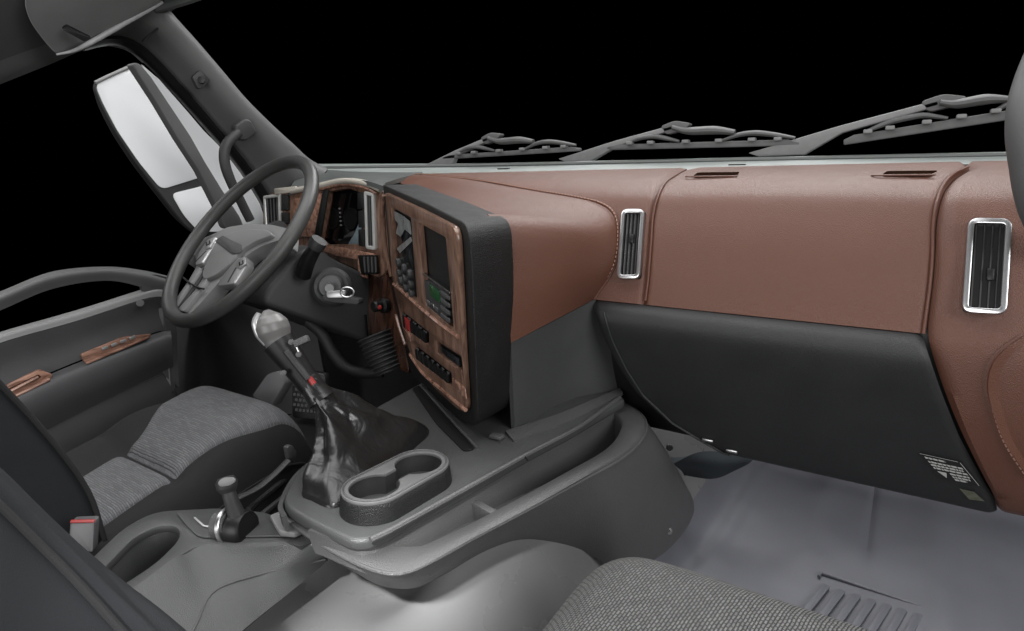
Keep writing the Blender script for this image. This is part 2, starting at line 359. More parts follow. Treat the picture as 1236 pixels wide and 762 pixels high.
PR_GLOVE = smooth_prof(((.990, .566), (.974, .562), (.962, .550), (.960, .53), (.972, .49), (.998, .42), (1.021, .36), (1.040, .306), (1.048, .294), (1.075, .288)), 60)
def onprof(px, py, prof):
    r = ray(px, py); best = None
    for i, (a, b) in enumerate(zip(prof, prof[1:])):
        ey, ez = b[0] - a[0], b[1] - a[1]
        den = r.y * ez - r.z * ey
        if abs(den) < 1e-9: continue
        t = ((a[0] - CAMP.y) * ez - (a[1] - CAMP.z) * ey) / den
        q = CAMP + r * t; s = ((q.y - a[0]) * ey + (q.z - a[1]) * ez) / (ey * ey + ez * ez)
        if -0.02 <= s <= 1.02 and t > 0 and (best is None or t < best[0]): best = (t, i + s, q.x)
    if best is None:
        k = min(range(len(prof)), key=lambda i: abs((prof[i][0] - CAMP.y) * r.z - (prof[i][1] - CAMP.z) * r.y)); return float(k), CAMP.x + r.x * (prof[k][0] - CAMP.y) / r.y
    return best[1], best[2]
def bound(prof, pxs):
    P = sorted([q for q in (onprof(a, b, prof) for a, b in pxs) if q])
    def f(s):
        if s <= P[0][0]: return P[0][1]
        if s >= P[-1][0]: return P[-1][1]
        for a, b in zip(P, P[1:]):
            if a[0] <= s <= b[0]: return a[1] + (b[1] - a[1]) * (s - a[0]) / max(1e-9, b[0] - a[0])
    return f
def smoothf(f, n):
    v = [f(i) for i in range(n)]
    for _ in range(6): v = [v[0]] + [(v[i - 1] + 2 * v[i] + v[i + 1]) / 4 for i in range(1, n - 1)] + [v[-1]]
    return v
def strip(name, prof, left, right, m, i0=0, i1=None, roll=0.007, rw=0.010, gap=0.0005, bulge=0.0, parent=dash, sides=(1, 1), **k):
    n = len(prof); i1 = i1 if i1 is not None else n - 1
    Lv = smoothf(left if callable(left) else bound(prof, left), n); Rv = smoothf(right if callable(right) else bound(prof, right), n)
    rows = []
    for i in range(i0, i1 + 1):
        a, b = prof[max(0, i - 1)], prof[min(n - 1, i + 1)]
        ty, tz = b[0] - a[0], b[1] - a[1]; l = math.hypot(ty, tz); ny, nz = tz / l, -ty / l      # outward
        if ny > 0 and abs(ny) > abs(nz): ny, nz = -ny, -nz
        if abs(nz) >= abs(ny) and nz < 0 and i < n * 0.5: ny, nz = -ny, -nz
        x0, x1 = Lv[i] + gap * sides[0], Rv[i] - gap * sides[1]; wd = x1 - x0
        us = [0, .0006, .0018, .0035, .006, .009, .013] ; us = [u for u in us if u < wd * .3]
        xs = [x0 + u for u in us] + [x0 + wd * t for t in [i_ / 24 for i_ in range(1, 24)] if us[-1] < wd * t < wd - us[-1]] + [x1 - u for u in us[::-1]]
        rr = []
        tt = i / (n - 1)
        for x in xs:
            e = min(x - x0 if sides[0] else 9, x1 - x if sides[1] else 9)
            o = -roll * (1 - min(1, e / rw)) ** 2.2 + bulge * math.sin(math.pi * (x - x0) / wd) * math.sin(math.pi * tt)
            rr.append(V((x, prof[i][0] + ny * o, prof[i][1] + nz * o)))
        rows.append(rr)
    m_ = min(len(r) for r in rows); rows = [even(r, m_) if len(r) != m_ else r for r in rows]
    return grid(name, rows, m, parent, thick=0.010, **k)
SEAM_L = [(826, 205), (812, 213), (800, 222), (791, 240), (786, 262), (784, 290), (782, 315), (780, 338), (777, 363)]
SEAM_R = [(1172, 202), (1155, 210), (1142, 224), (1134, 245), (1130, 270), (1129, 310), (1126, 345), (1122, 375), (1118, 404)]
SEAM_S = [(470, 206), (500, 210), (570, 217), (640, 229), (700, 239), (728, 247), (744, 262), (747, 290), (741, 325), (717, 363)]
def ontop(px, py, h=0.0):
    s, x = onprof(px, py, PR_TOP); i = min(int(s), len(PR_TOP) - 2); a, b = PR_TOP[i], PR_TOP[i + 1]; f = s - i
    return V((x, a[0] + (b[0] - a[0]) * f - h, a[1] + (b[1] - a[1]) * f + h * .7))
constf = lambda c: (lambda s: c)
strip('leather_panel', PR_TOP, SEAM_S, SEAM_L, 'leather', label='narrow brown leather panel that carries the left air vent', sides=(0, 1))
strip('leather_panel', PR_TOP, SEAM_L, SEAM_R, 'leather', bulge=0.004, label='broad brown leather panel above the glove box')
strip('leather_panel', PR_END, SEAM_R + [(1122, 420), (1138, 470), (1160, 525), (1190, 585), (1206, 612)], constf(0.46), 'leather', label='brown leather end panel that carries the right air vent', sides=(1, 0))
for SM_, sd in ((SEAM_L, .0035), (SEAM_R, -.0035)):
    tube('seam_highlight_bead', even([ontop(a, b, .0005) + V((sd, 0, 0)) for a, b in SM_], 50), 0.0019, 'leather', dash, seg=8)  # bead added to catch a highlight along the rolled seam edge
# the seams are backed by a dark skin
grid('seam_backing', [[V((x, y + 0.016, z - 0.012)) for x in (-0.62, -0.2, 0.2, 0.46)] for y, z in PR_TOP[::3]], 'leather', dash, thick=0.004)
grid('glove_backing', [[V((x, y + 0.03, z)) for x in (-0.47, -0.2, 0.1, 0.3, 0.46)] for y, z in PR_END[48:]], 'vdark', dash, thick=0.004)
# stack pad: brown leather from the bezel edge up over the top and round to the side
K0, K1 = V((-0.5, 0.655, 0.70)), V((-0.92, 0.935, 0.70))
SPB = Plane(V((-0.5, 0.758, 0.70)), K1 - K0, V((0.0, 0.02, -0.26)))
Fe = [SPB(470, 217), SPB(500, 227), SPB(540, 241), SPB(575, 256), PX(596, 268, -0.505), PX(604, 284, -0.499), PX(609, 330, -0.499), PX(613, 370, -0.499), PX(617, 414, -0.499)]
Se = [ontop(*p) for p in ((478, 208), (520, 212), (570, 217.5), (640, 229.5), (700, 239.5), (728, 247.5), (744, 262.5), (747, 290), (741, 325), (717, 362))]
Fe = even(Fe, 10)
Fr, Sr = crom(Fe, 40), crom(Se, 40)
rows = []
for i in range(19):
    t = i / 18
    row = []
    for a, b in zip(Fr, Sr):
        p = a.lerp(b, t)
        row.append(p + V((0.010, 0, 0.006)) * math.sin(math.pi * t))
    rows.append(row)
grid('leather_pad', rows, 'leather', dash, thick=0.010, label='brown leather pad wrapping the side and top of the centre stack')
sp = even([ontop(*p) for p in ((500, 211.5), (570, 219), (640, 231), (700, 241.5), (726, 249), (740, 263), (743, 290), (737, 325), (713, 361))], 60)
stitches('seam_stitching', [p + V((.0065, -.0055, .0045)) for p in sp], 'thread', dash, r=.0011)
tube('seam_highlight_bead', even([ontop(a, b, .001) for a, b in ((500, 210), (570, 217), (640, 229), (700, 239), (728, 247), (744, 262), (747, 290), (741, 325), (717, 362))], 60), 0.0026, 'leather', dash, seg=8)
# grey lower side of the stack
patch('stack_side', [[PX(617, 414, -0.500), PX(668, 388, -0.485), PY(719, 361, 0.985)], [PX(619, 465, -0.500), PX(680, 435, -0.488), PY(738, 412, 1.02)], [PX(622, 521, -0.500), PX(690, 496, -0.488), PY(757, 470, 1.06)]], 'deck', dash, thick=0.008)

# glove box
GL = [(716, 362), (719, 385), (727, 410), (745, 445), (765, 475), (800, 508), (840, 532), (868, 546)]
GR = [(1115, 404), (1120, 425), (1136, 475), (1158, 530), (1188, 585), (1206, 613)]
glove = strip('glove_box', PR_GLOVE, GL, GR, 'blackskin', roll=0.006, rw=0.012)
# raised rim round the left edge of the lid
gp = []
fL = bound(PR_GLOVE, GL)
for i in range(6, 56): gp.append(V((fL(i) + 0.022 - 0.006 * i / 60, PR_GLOVE[i][0] - 0.002, PR_GLOVE[i][1])))
tube('lid_rim', gp, 0.0022, 'blackskin', glove, seg=8)
def gpt(px, py, h=0.002):
    s, x = onprof(px, py, PR_GLOVE); i = min(int(s), len(PR_GLOVE) - 2); a, b = PR_GLOVE[i], PR_GLOVE[i + 1]; f = s - i
    return V((x, a[0] + (b[0] - a[0]) * f - h, a[1] + (b[1] - a[1]) * f - h * 0.3))
# notice label low on the lid: a dark label with a broken block of pale print
lc = [gpt(1110, 546), gpt(1160, 557), gpt(1184, 586), gpt(1136, 577)]
lab = prism('notice_label', lc, (0, 0.0012, 0.0004), 'labelbase', glove, label='small dark notice label with worn pale print')
LB = lambda u, v: lc[0].lerp(lc[1], u).lerp(lc[3].lerp(lc[2], u), v) + V((0, -0.0006, -0.0002))
vs, fs = [], []
rnd = random.Random(3)
for u0, u1, v0 in ((.06, .56, .10), (.06, .90, .26), (.06, .86, .38), (.06, .90, .50), (.40, .88, .64), (.40, .84, .76), (.40, .70, .87)):
    u = u0
    while u < u1:
        ln = rnd.choice((.05, .08, .11, .14)); o = len(vs)
        vs += [LB(u, v0), LB(min(u + ln, u1), v0), LB(min(u + ln, u1), v0 + .075), LB(u, v0 + .075)]; fs.append((o, o + 1, o + 2, o + 3)); u += ln + .02
o = len(vs); vs += [LB(.08, .66), LB(.32, .66), LB(.20, .90)]; fs.append((o, o + 1, o + 2))
for q in ((.0, .0, .92, .018), (.955, .02, .975, .98)):
    o = len(vs); vs += [LB(q[0], q[1]), LB(q[2], q[1]), LB(q[2], q[3]), LB(q[0], q[3])]; fs.append((o, o + 1, o + 2, o + 3))
mk('label_print', vs, fs, 'label', lab)
prism('clear_sticker', [gpt(1158, 589), gpt(1176, 593), gpt(1188, 604), gpt(1170, 602)], (0, .001, 0), 'amber', glove)
for a, b in ((855, 530), (884, 543)):
    p = gpt(a, b, 0.004); rbox('lid_clip', p, (0.020, 0.006, 0.006), 'steel', glove, 0.002)

# end panel: stitched corner piece
ep = [(1246, 405), (1222, 422), (1206, 442), (1201, 470), (1207, 500), (1220, 535), (1246, 575)]
def onend(px, py, h):
    s, x = onprof(px, py, PR_END); i = min(int(s), len(PR_END) - 2); a, b = PR_END[i], PR_END[i + 1]; f = s - i
    return V((x, a[0] + (b[0] - a[0]) * f - h, a[1] + (b[1] - a[1]) * f))
E1 = [onend(a, b, .0012) for a, b in ep]
E0 = [onend(a - 3, b, -.001) for a, b in ep]
E2 = [onend(min(1268, a + 14), b, .0022) for a, b in ep]; E3 = [V((0.42, p.y, p.z)) for p in E2]
patch('leather_corner', [E0, E1, E2, E3], 'leather', dash, nu=30, nv=12, thick=0.004, label='stitched leather corner piece low at the right end')
stitches('corner_stitching', [onend(a - 7, b + 1, .0022) for a, b in ep], 'thread', dash, r=.0011)
tube('corner_piping', [onend(a - 1, b, .0008) for a, b in ep], 0.0011, 'leather', dash, n=30, seg=6)

# air vents
def air_vent(pts, prof, label, xs, tab):
    P = [V((0, 0, 0))] * len(pts); 
    def q(px, py, h):
        s, x = onprof(px, py, prof); i = min(int(s), len(prof) - 2); a, b = prof[i], prof[i + 1]; f = s - i
        return V((x, a[0] + (b[0] - a[0]) * f - h, a[1] + (b[1] - a[1]) * f))
    C = [q(a, b, .004) for a, b in pts]
    pl = Plane(C[0], C[1] - C[0], C[0] - C[3])
    pl.o = sum(C, V()) / 4 + pl.n * 0.007
    F = [pl(a, b) for a, b in pts]; cc = sum(F, V()) / 4
    inn = [cc + (p - cc) * 0.80 + (V((0, 0, 0))) for p in F]
    wv = (F[1] - F[0]); hv = (F[3] - F[0]); tk = 0.0042
    wn, hn = wv.normalized(), hv.normalized()
    inn = [F[0] + (wn + hn) * tk, F[1] + (-wn + hn) * tk, F[2] - (wn + hn) * tk, F[3] + (wn - hn) * tk]
    back = prism('air_vent', fillet([p - pl.n * 0.004 for p in F], 0.006), -pl.n * 0.006, 'vdark', dash, label=label)
    plate('vent_frame', pl, fillet(F, 0.011, 5), [fillet(inn, 0.006, 4)], 0.009, 'chrome', back, 0.0014, h=0.005)
    for x in xs:
        a, b = inn[0].lerp(inn[1], x), inn[3].lerp(inn[2], x)
        d = wn * 0.0011
        prism('vent_slat', [a - d, a + d - pl.n * .004, b + d - pl.n * .004, b - d], pl.n * 0.0022, 'grey', back, 0.0006)
    a = inn[0].lerp(inn[1], tab[0]); b = inn[3].lerp(inn[2], tab[0]); c = a.lerp(b, tab[1])
    rbox('vent_tab', c + pl.n * 0.002, (0.008, 0.016, 0.006), 'vdark', back, 0.0015, axes=Matrix((wn, hn, pl.n)).transposed())
    return back
air_vent([(752, 254), (778, 254), (772, 336), (746, 336)], PR_TOP, 'narrow air vent with worn chrome frame beside the stack seam', (.2, .42, .65, .86), (.55, .42))
air_vent([(1170, 265), (1220, 266), (1213, 379), (1162, 376)], PR_END, 'larger chrome framed air vent at the right end', (.12, .38, .62, .84), (.62, .60))
# defroster slots in the top
def slot(p4):
    def q(px, py, h=.0046):
        s, x = onprof(px, py, PR_TOP); i = min(int(s), len(PR_TOP) - 2); u, v = PR_TOP[i], PR_TOP[i + 1]; f = s - i
        return V((x, u[0] + (v[0] - u[0]) * f, u[1] + (v[1] - u[1]) * f + h))
    Q = [q(*p) for p in p4]
    o = prism('defroster_slot', fillet(Q, 0.006), (0, 0, 0.0012), 'void', dash, 0.0003)
    tube('slot_lip', [Q[0] + V((-.014, .004, 0)), Q[0] + V((-.004, -.004, 0)), Q[0].lerp(Q[1], .5) + V((0, -.004, 0)), Q[1] + V((.006, -.002, 0))], 0.0014, 'leather', o, n=16, seg=6)
slot([(836, 216.5), (886, 216), (893, 211.5), (842, 212)]); slot([(1064, 215.5), (1122, 215), (1132, 210.5), (1070, 211)])

# windscreen cowl strip
cow = [[PY(380, 198, 1.52), PY(600, 197, 1.50), PY(900, 190, 1.50), PY(1225, 185, 1.50), PY(1260, 184, 1.50)],
       [PY(380, 203, 1.44), PY(600, 201.5, 1.42), PY(900, 195, 1.42), PY(1225, 189, 1.42), PY(1260, 188, 1.42)],
       [PY(380, 208, 1.37), PY(600, 205.5, 1.365), PY(900, 200.5, 1.365), PY(1225, 193.5, 1.365), PY(1260, 192.5, 1.365)],
       [PY(380, 212, 1.34), PY(600, 209, 1.34), PY(900, 204, 1.34), PY(1225, 197, 1.34), PY(1260, 196, 1.34)]]
cowl = patch('windscreen_sill', cow, 'cowl', None, nu=40, nv=10, thick=0.01); tagged(cowl, 'long pale grey windscreen sill behind the brown dash top', 'windscreen sill')
tube('sill_rib', [PY(390, 203, 1.43), PY(600, 199.5, 1.43), PY(900, 193.5, 1.43), PY(1240, 187, 1.43)], 0.006, 'greytop', cowl, n=30, seg=8)
rbox('sill_slot', PY(890, 199.3, 1.38), (0.035, 0.012, 0.004), 'vdark', cowl, 0.001)
rbox('sill_slot', PY(608, 204, 1.38), (0.035, 0.012, 0.004), 'vdark', cowl, 0.001)

# ------------------------------------------------------------------ centre stack: black bezel with the walnut panel
K0, K1 = V((-0.5, 0.655, 0.70)), V((-0.92, 0.935, 0.70))
SP = Plane(V((-0.5, 0.658, 0.70)), K1 - K0, V((0.0, 0.02, -0.26)))
def spp(*pts, h=0.0): return [SP(a, b, h) for a, b in pts]
bz = fillet(spp((462, 223), (515, 246), (566, 272), (570, 330), (574, 430), (577, 516), (560, 511), (524, 481), (497, 452), (486, 420), (472, 340)), [.004, .01, .03, .01, .01, .03, .02, .02, .02, .02, .02], 5)
bezel = prism('stack_bezel', bz, (0.0, 0.105, 0.0), 'black', dash, 0.010, 4, label='thick black bezel round the centre stack')
wo = fillet(spp((465, 234), (511, 256), (550, 277), (553, 330), (558, 430), (562, 496), (553, 494), (526, 470), (501, 441), (489, 410), (474, 340), h=.010), [.004, .01, .02, .01, .01, .018, .015, .02, .02, .02, .02], 5)
h_l = fillet(spp((472, 249), (496, 262), (504, 366), (478, 344), h=.010), 0.006)
h_r = fillet(spp((505, 268), (538, 286), (548, 399), (514, 369), h=.010), 0.006)
h_s = fillet(spp((484, 374), (518, 401), (518, 419), (486, 396), h=.010), 0.004)
h_d = fillet(spp((526, 410), (557, 430), (559, 451), (528, 428), h=.010), 0.004)
h_b = fillet(spp((499, 414), (545, 450), (546, 469), (501, 434), h=.010), 0.004)
woodp = plate('walnut_panel', SP, wo, [h_l, h_r, h_s, h_d, h_b], 0.009, 'wood', bezel, 0.0016, h=0.010)
def inset(name, px4, m, h=-0.008, t=0.004, r=0.002, par=None, bev=0.001):
    return prism(name, fillet(spp(*px4, h=h + .007), r), SP.n * t, m, par or bezel, bev)
# left bay: glossy screen over a cluster of buttons
inset('screen', ((473, 252), (496, 265), (501, 325), (476, 305)), 'screen')
inset('button_panel', ((477, 306), (501, 326), (504, 364), (479, 342)), 'vdark')
for (a, b) in ((483, 317), (490, 324), (497, 331), (484, 329), (491, 336), (498, 343), (486, 339), (492, 347), (499, 354)):
    revolve('push_button', [(0, 0), (.010, 0), (.010, .005), (.008, .008), (0, .008)], SP(a, b, .003), SP.n, 'dark', bezel, 12)
prism('screen_reflection', fillet(spp((475, 254), (486, 260), (495, 267), (497, 284), (489, 277), (484, 286), (478, 282), (481, 270), (475, 263), h=.0045), .004), SP.n * .0006, 'reflect', bezel)  # white reflection on the screen, made as a thin pale patch
prism('screen_reflection', fillet(spp((479, 300), (496, 286), (498, 291), (483, 306), h=.0045), .003), SP.n * .0006, 'reflect', bezel)  # lower streak of the same painted reflection
# right bay: open pocket with a radio below
inset('storage_pocket', ((506, 270), (538, 288), (543, 352), (511, 328)), 'dark', h=-.010, t=.003)
radio = inset('radio', ((511, 331), (544, 355), (548, 397), (514, 367)), 'dark', h=-0.009, t=.011)
inset('radio_display', ((519, 342), (531, 351), (532, 366), (520, 357)), 'greenlcd', h=.002, t=.0015, par=radio)
for k in range(4):
    inset('radio_button', ((533, 350 + 9 * k), (544, 358 + 9 * k), (544.4, 363 + 9 * k), (533.4, 355 + 9 * k)), 'grey', h=.002, t=.0025, par=radio)
inset('radio_trim', ((511, 329), (544, 353), (544, 355), (511, 331)), 'steel', h=.002, t=.002, par=radio)
for k in range(3):
    inset('radio_button', ((516 + 5 * k, 361 + 4 * k), (519.5 + 5 * k, 364 + 4 * k), (520 + 5 * k, 369 + 4 * k), (516.5 + 5 * k, 366 + 4 * k)), 'steel' if k == 1 else 'grey', h=.002, t=.0025, par=radio)
# switches
def row(n, A, B, C, D, colors):
    for k in range(n):
        t0, t1 = (k + .06) / n, (k + .94) / n
        L_ = lambda P, Q, t: (P[0] + (Q[0] - P[0]) * t, P[1] + (Q[1] - P[1]) * t)
        o = inset('rocker_switch', (L_(A, B, t0), L_(A, B, t1), L_(D, C, t1), L_(D, C, t0)), colors.get(k, 'vdark'), h=-.004, t=.006, bev=.0016)
        if k in colors: o['label'] = 'red rocker switch'
        inset('switch_mark', (L_(A, B, t0 + .03), L_(A, B, t1 - .03), L_(L_(A, B, t1 - .03), L_(D, C, t1 - .03), .12), L_(L_(A, B, t0 + .03), L_(D, C, t0 + .03), .12)), 'grey', h=.0015, t=.0012, par=o, bev=0)
row(5, (484.5, 376), (517, 402), (517.5, 417), (486, 394), {1: 'red'})
row(7, (501, 418), (544.5, 451.5), (545.5, 466), (503, 433), {})
inset('lower_display', ((527, 413), (556, 431.5), (558, 449), (529, 427)), 'screen', h=-.006, t=.004)
inset('blank_plate', ((547, 456), (562, 468), (564, 482), (549, 469)), 'woodlight', h=.003, t=.0015, par=woodp)
inset('blank_plate', ((489, 397), (495, 402), (497, 413), (492, 409)), 'woodlight', h=.003, t=.0015, par=woodp)
tube('panel_moulding', [SP(a, b, .0105) for a, b in ((475, 343), (488, 354), (510, 374), (535, 394), (553, 407))], 0.0035, 'woodlight', woodp, n=24, seg=8)
tube('panel_moulding', [SP(a, b, .0105) for a, b in ((472, 334), (466, 300), (463, 262), (463, 236))], 0.004, 'wood', woodp, n=24, seg=8)
tube('panel_moulding', [SP(a, b, .0105) for a, b in ((495, 428), (510, 450), (535, 472), (562, 495))], 0.0035, 'woodlight', woodp, n=24, seg=8)
tube('bezel_moulding', [SP(a, b, .004) for a, b in ((471, 349), (476, 372), (482, 395), (489, 416))], 0.0035, 'woodlight', bezel, n=24, seg=8)

# ------------------------------------------------------------------ driver's instrument fascia
FP = Plane(V((-1.2, 0.985, 0.70)), (1, -0.06, 0), (0, 0.10, 1))
def fpp(*pts, h=0.0): return [FP(a, b, h) for a, b in pts]
def fin(name, px4, m, h=0.0, t=0.006, r=0.002, par=None, bev=0.0012): return prism(name, fillet(fpp(*px4, h=h), r), FP.n * t, m, par, bev)
fo = fpp((318, 240), (335, 231), (360, 227), (385, 223), (412, 218), (440, 222), (461, 230), (466, 262), (471, 320), (458, 334), (434, 326), (400, 310), (380, 318), (318, 300))
fh = fillet(fpp((394, 230), (420, 226), (438, 232), (438, 296), (392, 297), (383, 290)), 0.006)
fascia = plate('instrument_fascia', FP, fillet(fo, .01), [fh], 0.02, 'wood', dash, 0.003)
clu = prism('instrument_cluster', fillet(fpp((384, 224), (440, 224), (442, 302), (380, 302), h=-0.05), .008), -FP.n * 0.03, 'vdark', dash)
for s_, q in ((-1, ((392, 229), (383, 288))), (1, ((438, 233), (438, 296)))):
    a, b = FP(*q[0], -.002), FP(*q[1], -.002)
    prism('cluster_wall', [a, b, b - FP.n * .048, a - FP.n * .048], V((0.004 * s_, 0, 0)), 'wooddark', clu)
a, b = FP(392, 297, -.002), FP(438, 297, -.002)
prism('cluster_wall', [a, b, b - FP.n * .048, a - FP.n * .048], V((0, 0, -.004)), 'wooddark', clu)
prism('cluster_lens', fpp((395, 232), (437, 234), (437, 295), (388, 296), h=-.030), -FP.n * 0.002, 'lens', clu)
prism('lens_reflection', fillet(fpp((436, 262), (437, 294), (420, 295), (428, 282), h=-.0275), .003), -FP.n * .0005, 'bluereflect', clu)  # bluish reflection in the lens, put in as a coloured patch
for (a, b, r) in ((402, 264, .026), (424, 264, .026)):
    revolve('gauge', [(r, 0), (r, .004), (r * .9, .004), (r * .88, .002), (0, .002)], FP(a, b, -.0312), FP.n, 'vdark', clu)
for k in range(5): fin('cluster_mark', ((409 + .4 * k, 251 + 5 * k), (411 + .4 * k, 251 + 5 * k), (411.2 + .4 * k, 253 + 5 * k), (409.2 + .4 * k, 253 + 5 * k)), 'silver', h=-.029, t=.001, par=clu, bev=0)
tube('fascia_arch', [FP(a, b, .006) for a, b in ((352, 231), (383, 225), (412, 219), (440, 221), (460, 229))], 0.0070, 'cream', fascia, n=30, seg=10)
tube('fascia_arch', [FP(a, b, .006) for a, b in ((384, 229), (412, 223), (438, 226), (455, 234))], 0.0035, 'woodlight', fascia, n=30, seg=10, label='copper coloured wood bead under the pale arch')
fin('fascia_panel', ((356, 240), (391, 233), (382, 286), (353, 286)), 'woodlight', h=.001, t=.003, par=fascia)
fin('fascia_divider', ((392, 230), (398, 229), (388, 288), (381, 288)), 'black', h=0, t=.006, par=fascia)
fin('fascia_lip', ((392, 297), (412, 298), (454, 306), (455, 311), (434, 313), (410, 309), (395, 303)), 'woodlight', h=0, t=.010, par=fascia)
def fvent(px4, n, label):
    o = fin('air_vent', px4, 'vdark', h=0.001, t=.003, par=dash); o['label'] = label
    F = fpp(*px4, h=0); c = sum(F, V()) / 4; wn, hn = (F[1] - F[0]).normalized(), (F[3] - F[0]).normalized(); q_ = .0035
    ou = [F[0] - (wn + hn) * q_, F[1] + (wn - hn) * q_, F[2] + (wn + hn) * q_, F[3] + (hn - wn) * q_]
    iN = [F[0] + (wn + hn) * .001, F[1] + (hn - wn) * .001, F[2] - (wn + hn) * .001, F[3] + (wn - hn) * .001]
    plate('vent_frame', FP, fillet(ou, .005), [fillet(iN, .003)], .009, 'bright', o, .0018, h=.008)
    for k in range(n):
        t = (k + .7) / (n + .4); a, b = F[0].lerp(F[1], t), F[3].lerp(F[2], t); d = V((.0015, 0, 0))
        prism('vent_slat', [a - d, a + d, b + d, b - d], FP.n * .006, 'grey', o)
fvent([(322, 239), (339, 237), (340, 271), (324, 273)], 4, 'chrome framed air vent at the door end of the fascia')
fvent([(444, 234), (452, 236), (454, 299), (446, 298)], 3, 'slim chrome framed air vent between cluster and stack')
for px4 in (((343, 235), (350, 235), (350, 254), (343, 255)), ((343, 257), (350, 256), (350, 270), (344, 271)), ((435, 233), (442, 233), (442, 252), (435, 253)), ((436, 255), (442, 254), (443, 275), (436, 275)), ((436, 277), (443, 277), (443, 298), (436, 297))):
    fin('fascia_button', px4, 'black', h=.001, t=.009, par=fascia, bev=.002)
fin('fascia_cap', ((333, 228), (359, 225), (359, 232), (334, 235)), 'cream', h=.006, t=.006, par=fascia)
sb = fin('switch_block', ((436, 308), (456, 308), (458, 331), (440, 331)), 'vdark', h=.004, t=.010, par=fascia)
for k in range(4): fin('block_rib', ((439 + 4.6 * k, 310), (440.5 + 4.6 * k, 310), (442 + 4.4 * k, 329), (440.5 + 4.4 * k, 329)), 'grey', h=.014, t=.002, par=sb, bev=0)
tube('fascia_pull', [FP(a, b, .010) for a, b in ((434, 312), (434, 325), (438, 333), (443, 334))], 0.004, 'woodlight', fascia, n=16, seg=8)
# dark wood knee panel between column and stack
kp = [(430, 318), (462, 318), (471, 345), (479, 385), (489, 420), (494, 452), (470, 440), (444, 400)]
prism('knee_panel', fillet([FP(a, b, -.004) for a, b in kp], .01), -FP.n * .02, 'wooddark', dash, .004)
kn = thing_p = FP(466, 369, 0.0)
revolve('light_knob', [(0, 0), (.017, 0), (.017, .010), (.012, .014), (.013, .030), (.010, .034), (0, .034)], kn, (-0.2, -1, 0.1), 'vdark', dash, 20)
revolve('knob_lamp', [(0, 0), (.005, 0), (.004, .004), (0, .004)], FP(459, 371, .032), (-0.2, -1, 0.1), 'red', dash, 10)
# grey dash top on the driver's side
patch('dash_cap', [[PY(346, 232, 0.99), PY(383, 222, .99), PY(412, 215.5, .985), PY(440, 218, .97), PY(464, 225, .95)],
                   [PY(352, 224, 1.10), PY(385, 215, 1.10), PY(415, 211, 1.08), PY(445, 213, 1.06), PY(470, 219, 1.03)],
                   [PY(362, 206, 1.34), PY(390, 205, 1.36), PY(425, 207, 1.36), PY(465, 208, 1.36), PY(510, 208, 1.34)]], 'greytop', dash, thick=.01)
# driver's lower trim: dark panel left of the column
patch('kick_panel', [[PX(196, 372, -1.64), PY(240, 366, 1.10), PY(320, 340, 1.06), PY(372, 330, 1.06)],
                     [PX(203, 420, -1.64), PY(245, 420, 1.16), PY(325, 400, 1.14), PY(380, 390, 1.14)],
                     [PX(208, 500, -1.64), PY(250, 500, 1.20), PY(330, 500, 1.20), PY(400, 500, 1.20)]], 'pillar', dash, thick=.01)

# ================================================================== CENTRE CONSOLE
DZ = 0.38
con = thing('floor_console', 'dark grey moulded floor console with open side bin between the seats', 'console', (-0.5, 0.75, 0.25))
deck_px = [(338, 608), (356, 570), (392, 540), (452, 492), (520, 455), (640, 470), (745, 472), (755, 482), (690, 520), (640, 546), (540, 602), (470, 640), (446, 651), (424, 652), (380, 632)]
dk = fillet([PZ(a, b, DZ) for a, b in deck_px], [.03, .03, .03, .02, .02, .02, .02, .01, .01, .02, .02, .03, .02, .02, .02], 4)
prism('deck', dk, (0, 0, -0.017), 'deck', con, 0.006, 4)
# wall under the deck's edge, seen inside the bin, and the driver's side skirt
we = crom([PZ(a, b, DZ - .010) for a, b in ((372, 640), (424, 657), (446, 655), (470, 643), (540, 605), (640, 549), (690, 523), (744, 486))], 40)
grid('deck_wall', [[p for p in we], [p + V((.004, 0, -.02)) for p in we], [p + V((.010, 0, -.028 - .062 * (i / 39) ** 1.4)) for i, p in enumerate(we)]], 'grey', con, thick=.006)
wl = crom([PZ(a, b, DZ - .010) for a, b in ((346, 622), (342, 606), (360, 572), (394, 544), (452, 497), (520, 460))], 40)
grid('deck_wall', [[p for p in wl], [p + V((.004, 0, -.018)) for p in wl]], 'deck', con, thick=.006)
tube('deck_seam', [PZ(a, b, DZ + .0006) for a, b in ((632, 549), (637, 556))], 0.0012, 'vdark', con, seg=6)
# dark recessed channel in front of the stack
prism('rubber_channel', fillet([PZ(a, b, DZ + .0005) for a, b in ((497, 470), (506, 466), (540, 505), (574, 543), (560, 546), (526, 512))], .012, 4), (0, 0, .0022), 'vdark', con, .0008)
tube('channel_lip', [PZ(a, b, DZ + .001) for a, b in ((508, 466), (542, 504), (576, 541))], .0035, 'deck', con, n=12, seg=8)
# rib along the stack foot
tube('deck_lip', [PZ(a, b, DZ) for a, b in ((447, 652), (470, 641), (540, 602.5), (640, 547), (700, 515), (748, 480))], 0.004, 'grey', con, n=30, seg=8)
rbox('deck_tab', PZ(600, 527, DZ + .004), (0.022, 0.016, 0.006), 'grey', con, .002)
patch('stack_foot', [[PZ(610, 520, .385), PZ(680, 497, .385), PZ(748, 468, .385)], [PZ(620, 532, .383), PZ(690, 507, .383), PZ(752, 474, .383)]], 'grey', con, nv=4, thick=.006)
